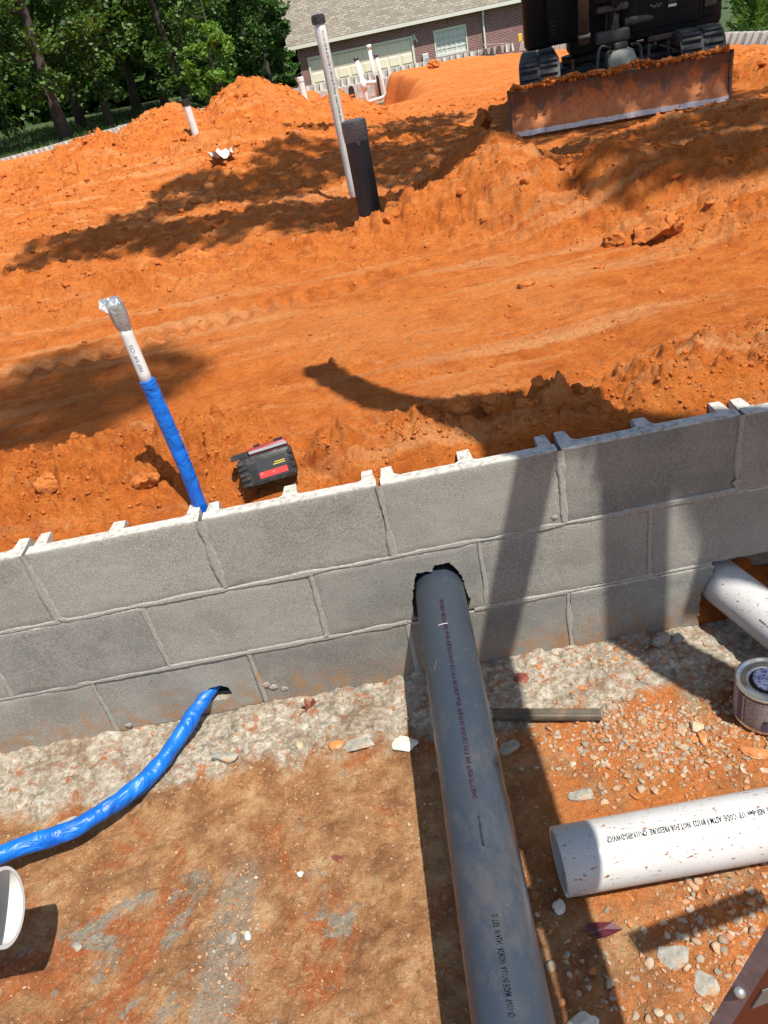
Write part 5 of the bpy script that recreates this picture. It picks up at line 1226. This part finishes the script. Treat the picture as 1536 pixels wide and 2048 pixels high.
# ------------------------------------------------------------------ trees
def leaves_mesh(nm, centers, radii, n_per, size, seed, droop=0.0, flat=0.7):
    rg = np.random.default_rng(seed); C = []
    for (c, r, k) in zip(centers, radii, n_per):
        p = rg.normal(size=(k, 3)); p /= np.linalg.norm(p, axis=1, keepdims=True); p *= r*(0.35+0.65*rg.random((k, 1))**0.5); p[:, 2] *= flat; C.append(p+c)
    C = np.concatenate(C); n = len(C)
    nrm = rg.normal(size=(n, 3)); nrm[:, 2] = np.abs(nrm[:, 2])+0.6; nrm /= np.linalg.norm(nrm, axis=1, keepdims=True)
    a = np.cross(nrm, rg.normal(size=(n, 3))); a /= np.linalg.norm(a, axis=1, keepdims=True); b = np.cross(nrm, a)
    s_ = size*(0.6+0.8*rg.random((n, 1)))
    V = np.stack([C-a*s_, C+b*s_*0.62-nrm*s_*0.12, C+a*s_, C-b*s_*0.62-nrm*s_*0.12], 1).reshape(-1, 3)
    return np_mesh(nm, V, np.arange(4*n).reshape(-1, 4))
def tree(name, label, x, y, z, H, crown, tr, m, seed, nclump=60, per=70, size=0.10, lean=(0, 0), group=None, base=0.25, cat='tree', limbs=7):
    """crown = (rx, ry, zlow, zhigh)"""
    rg = np.random.default_rng(seed); root = empty(name, label, cat, (x, y, z), (0, 0, 0), group)
    g = G(); pth = [Vector((lean[0]*t_*H+0.12*math.sin(t_*5+seed), lean[1]*t_*H+0.10*math.cos(t_*4+seed), t_*H*0.9-0.15)) for t_ in np.linspace(0, 1, 9)]
    tr *= 0.72
    g.tube(pth, [tr*(1.35 if i == 0 else 1.0)*(1-0.85*i/8)+0.012 for i in range(9)], 10)
    for i in range(limbs):
        t_ = 0.30+0.6*rg.random(); k = min(7, int(t_*8)); p = pth[k]; an = rg.random()*6.28; ln = crown[0]*(0.45+0.5*rg.random())
        e = p+Vector((math.cos(an)*ln, math.sin(an)*ln, ln*(0.2+0.5*rg.random()))); md = (p+e)/2+Vector((0, 0, -0.08*ln))
        g.tube([p, md, e], [tr*0.38, tr*0.25, 0.012], 6)
    g.build('trunk', M_bark, root, True)
    rx, ry, zl, zh = crown; cs = []; rr = []; 
    for i in range(nclump):
        while True:
            p = rg.random(3)*2-1
            if np.linalg.norm(p) < 1 and (np.linalg.norm(p) > 0.45 or rg.random() < 0.3): break
        cs.append(np.array([p[0]*rx+lean[0]*H*0.6, p[1]*ry+lean[1]*H*0.6, (zl+zh)/2+p[2]*(zh-zl)/2])); rr.append((0.16+0.16*rg.random())*min(rx, (zh-zl)/2))
    nn = [int(per*(0.5+rg.random())) for _ in cs]
    me = leaves_mesh('crown', cs, rr, nn, size, seed+5)
    link('crown', me, m, root); return root
WOOD = [ # label, x, y, H, crown, trunk, mat
 ('dark leafy tree at the far left edge above the low wall', -9.4, 22.5, 9, (2.3, 2.2, 0.3, 6.5), 0.20, M_lf1),
 ('tree with thick pale trunk standing second from the left', -7.55, 24.0, 10, (2.0, 2.0, 0.9, 7.0), 0.23, M_lf2),
 ('bright leafed tree spreading over the wall at upper left', -6.6, 26.0, 9, (2.0, 1.8, 0.5, 5.5), 0.16, M_lf2),
 ('slim dark tree behind the bright one on the left', -8.4, 29.0, 11, (2.4, 2.2, 1.0, 7.0), 0.20, M_lf1),
 ('twin stemmed tree standing beside the pale road strip', -7.1, 32.0, 11, (2.4, 2.4, 1.3, 7.0), 0.22, M_lf1),
 ('tree with a leaning trunk left of the mound peak', -4.6, 28.0, 10, (1.9, 1.9, 1.0, 6.5), 0.17, M_lf2),
 ('tall dark tree straight behind the mound peak', -3.7, 32.0, 12, (2.4, 2.2, 1.4, 7.5), 0.22, M_lf1),
 ('yellow green small tree in the sun between the mound and the house', -3.15, 25.5, 4.6, (0.85, 0.8, 1.1, 3.7), 0.06, M_lf3),
 ('dusky tree close to the left corner of the house roof', -1.75, 33.0, 9, (1.1, 1.5, 0.9, 6.5), 0.14, M_lf1),
 ('deep green tree behind the yellow green one', -2.6, 35.0, 11, (1.9, 1.8, 1.5, 7.5), 0.18, M_lf1),
 ('dark tree filling the gap at far left behind the low wall', -11.5, 26.5, 10, (2.6, 2.4, 0.8, 7.0), 0.2, M_lf1),
 ('tree with a mottled crown behind the far end of the low wall', -5.6, 29.5, 10, (2.1, 1.9, 1.2, 6.5), 0.18, M_lf2),
]
for i, (lb, x, y, H, cr_, tr, m) in enumerate(WOOD):
    small = H < 5
    tree('leafy_tree' if not small else 'young_tree', lb, x, y, float(lawn_z(np.array([x]), np.array([y]))[0]), H, cr_, tr, m, 700+i, 60 if not small else 40, 120 if not small else 90, 0.078 if not small else 0.062, (0.03*math.sin(i*2), 0), 'trees at the edge of the wood')
tree('shrub', 'low bright shrub at the left foot of the brick house', -0.95, 34.0, -0.25, 1.6, (0.6, 0.6, 0.5, 1.9), 0.03, M_lf2, 760, 16, 50, 0.07, cat='shrub')
tree('shrub', 'round bush showing over the mound below the yellow green tree', -3.75, 26.5, 0.3, 1.6, (0.9, 0.7, 0.5, 1.9), 0.03, M_lf2, 761, 20, 60, 0.08, cat='shrub')
tree('shrub', 'flat green plant just above the right flank of the mound', -0.75, 30.0, -0.35, 0.9, (0.55, 0.5, 0.2, 0.8), 0.02, M_lf3, 762, 10, 40, 0.06, cat='shrub')
# dense wood further back: one mass
cs = []; rr = []; rgw = np.random.default_rng(90)
for i in range(620):
    x = -26+rgw.random()*25.0; y = 36+rgw.random()*9+0.15*abs(x); z = 0.2+rgw.random()**1.2*8.5
    if x > -3.2 and y < 47: y += 11
    cs.append(np.array([x, y, z])); rr.append(0.9+0.8*rgw.random())
tag(link('woods', leaves_mesh('woods', cs, rr, [80]*len(cs), 0.30, 91), M_lf1), kind='stuff')
cs = []; rr = []
for i in range(160):
    x = 5.0+rgw.random()*30; y = 20+rgw.random()*16; z = -0.3+rgw.random()*3.6
    if x < 17.5 and y > 33: continue
    if x < 10 or (y < 24 and x < 15): continue
    cs.append(np.array([x+2, y, z])); rr.append(0.8+0.6*rgw.random())
tag(link('right_woods', leaves_mesh('right_woods', cs, rr, [70]*len(cs), 0.16, 93), M_lf1), kind='stuff')
# young pines right of the digger
def pine(label, x, y, z, H, seed):
    rg = np.random.default_rng(seed); root = empty('young_pine', label, 'pine', (x, y, z), (0, 0, 0), 'young pines beyond the right wall')
    G().tube([(0, 0, -0.1), (0.02, 0, H*0.5), (0, 0.02, H)], [0.025, 0.018, 0.006], 6).build('trunk', M_bark, root, True)
    V = []; F = []
    for wz in np.linspace(0.12, 0.98, 15):
        nb = 6; ln = (1.05-wz)*H*0.38+0.08
        for k in range(nb):
            an = rg.random()*6.28; up = 0.55+0.5*rg.random()+0.5*wz
            d = np.array([math.cos(an), math.sin(an), up]); d /= np.linalg.norm(d); b0 = np.array([0, 0, wz*H])
            for s_ in np.linspace(0.08, 1, 9):
                p = b0+d*ln*s_
                for q in range(6):
                    dd = d*0.8+rg.normal(size=3)*0.55; dd /= np.linalg.norm(dd); sd_ = np.cross(dd, rg.normal(size=3)); sd_ /= np.linalg.norm(sd_); L_ = 0.075+0.05*rg.random(); o_ = len(V)
                    V += [p-sd_*0.011, p+sd_*0.011, p+dd*L_]; F.append((o_, o_+1, o_+2))
    link('needles', np_mesh('needles', np.array(V), np.array(F)), M_lf4, root); return root
for i, (x, y, H, lb) in enumerate([(7.15, 12.6, 1.75, 'first young pine right of the digger, close to its track'), (7.75, 13.4, 2.2, 'tall young pine second from the digger'), (7.7, 12.2, 1.5, 'short bushy pine in front of the tall one'), (8.5, 13.2, 2.1, 'young pine third from the digger near the picture edge'), (8.25, 12.3, 1.6, 'small pine at the right edge of the picture'), (9.2, 13.8, 2.3, 'tall pine at the far right edge behind the others'), (7.0, 14.6, 1.9, 'shaded pine half hidden behind the digger')]):
    pine(lb, x, y, -0.45, H, 820+i)
# grass tufts on the outer lawn at left
nG = 9000; gxx = -12.5+rng.random(nG)*7.5; gyy = 18.7+rng.random(nG)**1.5*15; okg = gyy > np.where(gxx < -7.6, 18.7, left_wall_y(gxx)+0.4)
gxx, gyy = gxx[okg], gyy[okg]; gz = lawn_z(gxx, gyy); n = len(gxx); an = rng.random(n)*6.28; hh = 0.06+0.10*rng.random(n); wd = 0.03
V = np.stack([np.c_[gxx-np.cos(an)*wd, gyy-np.sin(an)*wd, gz-0.02], np.c_[gxx+np.cos(an)*wd, gyy+np.sin(an)*wd, gz-0.02], np.c_[gxx+0.06*rng.normal(size=n), gyy+0.06*rng.normal(size=n), gz+hh]], 1).reshape(-1, 3)
tag(link('grass', np_mesh('grass', V, np.arange(3*n).reshape(-1, 3)), M_grass), kind='stuff')

# ------------------------------------------------------------------ ladder by the camera and unseen things added to cast shadows
LD = empty('stepladder', 'red fibreglass stepladder rail with a rivet crossing the bottom right corner', 'ladder')
def rail(p0, p1, nrm, nm, wf=0.024, ww=0.070, tl=0.004):
    """channel: flange facing nrm, web going back from one edge"""
    p0, p1, nn = Vector(p0), Vector(p1), Vector(nrm); d = (p1-p0).normalized(); nn = (nn-d*nn.dot(d)).normalized(); s_ = d.cross(nn)
    L_ = (p1-p0).length; rot = Matrix((s_, nn, d)).transposed(); c = (p0+p1)/2
    a = G().box(c, (wf, tl, L_), rot).build(nm, M_rail, LD)
    b = G().box(c-nn*(ww/2+tl*0.5+0.001)+s_*(wf/2-0.003), (0.004, ww, L_), rot).build('rail_web', M_railred, LD)
    return c, d, nn, s_
RA = lambda z: Vector((0.07+0.26*z, -1.13, z))
RB = lambda z: Vector((0.20+0.27*z, -1.45+0.325*z, z))
toC = (cam.matrix_world.translation-RA(0.69))
c, d, nn, s_ = rail(RA(0.02), RA(1.75), toC, 'rail', 0.0145, 0.02)
rt_ = Rv-d*Rv.dot(d); rt_.normalize(); wd_ = (rt_*0.80-nn*0.60).normalized(); wn_ = d.cross(wd_)
rotw = Matrix((wd_, wn_, d)).transposed(); LR = (RA(1.75)-RA(0.02)).length
G().box(c+rt_*0.0075+wd_*0.036-nn*0.002, (0.070, 0.003, LR), rotw).build('side_web', M_railred, LD)
G().box(RA(0.668)+rt_*0.0075+wd_*0.034-nn*0.002+wn_*(-0.0022 if wn_.dot(toC) < 0 else 0.0022), (0.040, 0.0012, 0.030), rotw).build('side_label', M_lgrey, LD)
rv = Vector((0.2257, -1.166, 0.773)); rp = RA(0.690)
G().lump(rp+nn*0.003, 0.0052, 2, 0.0, 1, (1, 1, 1)).build('rivet', M_rivet, LD, True)
rot_ = Matrix((s_, nn, d)).transposed()

rail(RB(0.65), RB(2.75), (0.3, 1, 0.2), 'rail', 0.085, 0.04)
for z in (1.15, 1.45, 1.70): G().box((RA(z)+RB(z))/2+Vector((0.01, 0.0, 0)), ((RA(z)-RB(z)).length-0.03, 0.07, 0.02), Matrix.Rotation(math.atan2(RB(z).y-RA(z).y, RB(z).x-RA(z).x), 3, 'Z')).build('step', M_railred, LD)
FR = empty('added_shade_frame', 'unseen rough timber post frame with braces, added right of view to cast shadows', 'frame')  # frame put in out of view for its shadow bands
def stick(a, b, w1, w2, nm):
    a, b = Vector(a), Vector(b); d = (b-a).normalized(); x = d.cross(Vector((0, 1, 0))).normalized(); y = d.cross(x)
    G().box((a+b)/2, (w1, w2, (b-a).length), Matrix((x, y, d)).transposed()).build(nm, M_timber, FR)
def up_from(p, h):                          # point on the sun ray through p, h higher
    return Vector(p)+Vector((0.27, -0.40, 1.0))*h
stick((1.115, -0.80, 0.0), (1.115, -0.80, 2.62), 0.13, 0.05, 'post')
stick(up_from((0.735, 0, 0.10), 1.75), up_from((0.83, 0, 0.60), 1.75), 0.05, 0.05, 'brace')
stick(up_from((0.93, 0, 0.10), 1.75), up_from((0.83, 0, 0.60), 1.75), 0.05, 0.05, 'brace')
stick(up_from((0.30, -0.74, 0), 1.05), up_from((0.55, -0.70, 0), 1.05), 0.03, 0.03, 'rail')

# unseen oak added behind the camera, its limbs placed to shade the pad
OK_ = empty('added_shade_oak', 'large unseen oak added behind the camera, limbs placed to shade the pad', 'tree', (4.6, -4.4, 0))
g = G()
g.tube([(0, 0, -0.3), (0.1, 0.1, 2.5), (-0.1, 0.3, 5.5), (0, 0.2, 9)], [0.34, 0.27, 0.22, 0.10], 14)
org = Vector((4.6, -4.4, 0))
cl = []; cr2 = []; cn2 = []

def shade(x, y, z, h, r, n):
    p = up_from((x, y, z), h); cl.append(np.array(p-org)); cr2.append(r); cn2.append(n)
def limb(pts, r0_, r1_): g.tube(spline(pts, 6), [r0_+(r1_-r0_)*i/((len(pts)-1)*6) for i in range((len(pts)-1)*6+1)], 9)
# leafy masses for the broad shade across the middle of the pad
rgo = np.random.default_rng(33)
for (x, y, n_) in ((0.75, 3.2, 1), (1.15, 3.2, 1), (1.6, 3.2, 1), (2.1, 3.3, 1), (2.6, 3.2, 1), (3.1, 3.3, 1), (1.0, 4.2, 1), (1.9, 4.3, 1), (2.5, 4.4, 1), (3.0, 4.6, 1), (0.5, 4.4, 1), (1.5, 4.9, 1), (2.2, 4.9, 1), (2.8, 5.2, 1), (0.50, 2.9, 1), (0.85, 3.0, 1), (1.25, 2.05, 1), (1.55, 1.95, 1), (1.95, 1.85, 1), (2.35, 1.8, 1), (1.7, 2.4, 1), (2.2, 2.4, 1), (2.7, 2.3, 1), (1.2, 2.6, 1), (-1.0, 3.35, 1), (-1.6, 3.65, 1), (-1.35, 4.2, 1), (-1.1, 4.35, 1), (-1.3, 3.5, 1), (-0.45, 5.05, 1), (-0.25, 5.7, 1), (-1.05, 5.4, 1), (0.1, 5.0, 1), (-0.75, 5.2, 1), (0.9, 5.2, 1), (0.75, 4.7, 1), (1.2, 5.9, 1), (0.6, 3.9, 1), (0.95, 3.6, 1), (-0.05, 6.9, 1), (0.7, 6.3, 1), (1.05, 6.9, 1), (0.4, 5.7, 1), (-0.1, 3.1, 1), (-0.45, 3.2, 1), (-0.8, 3.3, 1), (0.0, 4.5, 1), (-0.35, 4.3, 1), (-0.7, 4.5, 1), (1.3, 5.4, 1), (1.7, 5.9, 1), (2.2, 5.6, 1), (2.7, 5.9, 1), (3.2, 5.6, 1), (2.0, 6.4, 1), (2.6, 6.5, 1), (0.3, 2.75, 1), (3.6, 3.0, 1)):
    shade(x+0.1*rgo.normal(), y+0.08*rgo.normal(), 0.65, 7.2+0.5*rgo.normal(), 0.36+0.08*rgo.random(), 300)
for (x, y) in ((-0.95, 0.85), (-1.2, 0.9), (-0.80, 1.05), (-1.1, 1.2)): shade(x, y, 0.62, 11, 0.30, 130)
# dapple over the foreground wall and footing

# nearer limb, added and shaped so its stub and leaf clump throw the rounded shadow just behind the wall
pl = [up_from(p, 2.3) for p in ((-0.125, 0.775, 0.60), (-0.02, 0.58, 0.60), (0.11, 0.40, 0.60), (0.30, 0.25, 0.60))]
a0 = up_from((0.57, 0.07, 0.6), 2.5)
limb([p-org for p in pl]+[a0-org, up_from((1.20, -0.34, 0.6), 3.0)-org, Vector((-0.1, 0.3, 4.6))], 0.050, 0.085)
g.lump(pl[0]-org, 0.058, 2, 0.1, 3)
for (x, y, r) in ((0.22, 0.27, 0.085), (0.33, 0.22, 0.10), (0.43, 0.17, 0.11), (0.50, 0.08, 0.07), (0.38, 0.10, 0.09)): shade(x, y, 0.62, 2.4, r, 220)
for i in (4,):
    e = Vector(cl[i]); limb([Vector((-0.05, 0.25, 5.0+0.08*i)), (Vector((0, 0.2, 6.5))+e)/2+Vector((0, 0, 0.3)), e], 0.09, 0.02)
g.build('trunk', M_bark, OK_, True)
big = [i for i in range(len(cl))]
link('crown', leaves_mesh('crown', [cl[i] for i in big], [cr2[i] for i in big], [cn2[i] for i in big], 0.055, 95, flat=0.8), M_lf2, OK_)
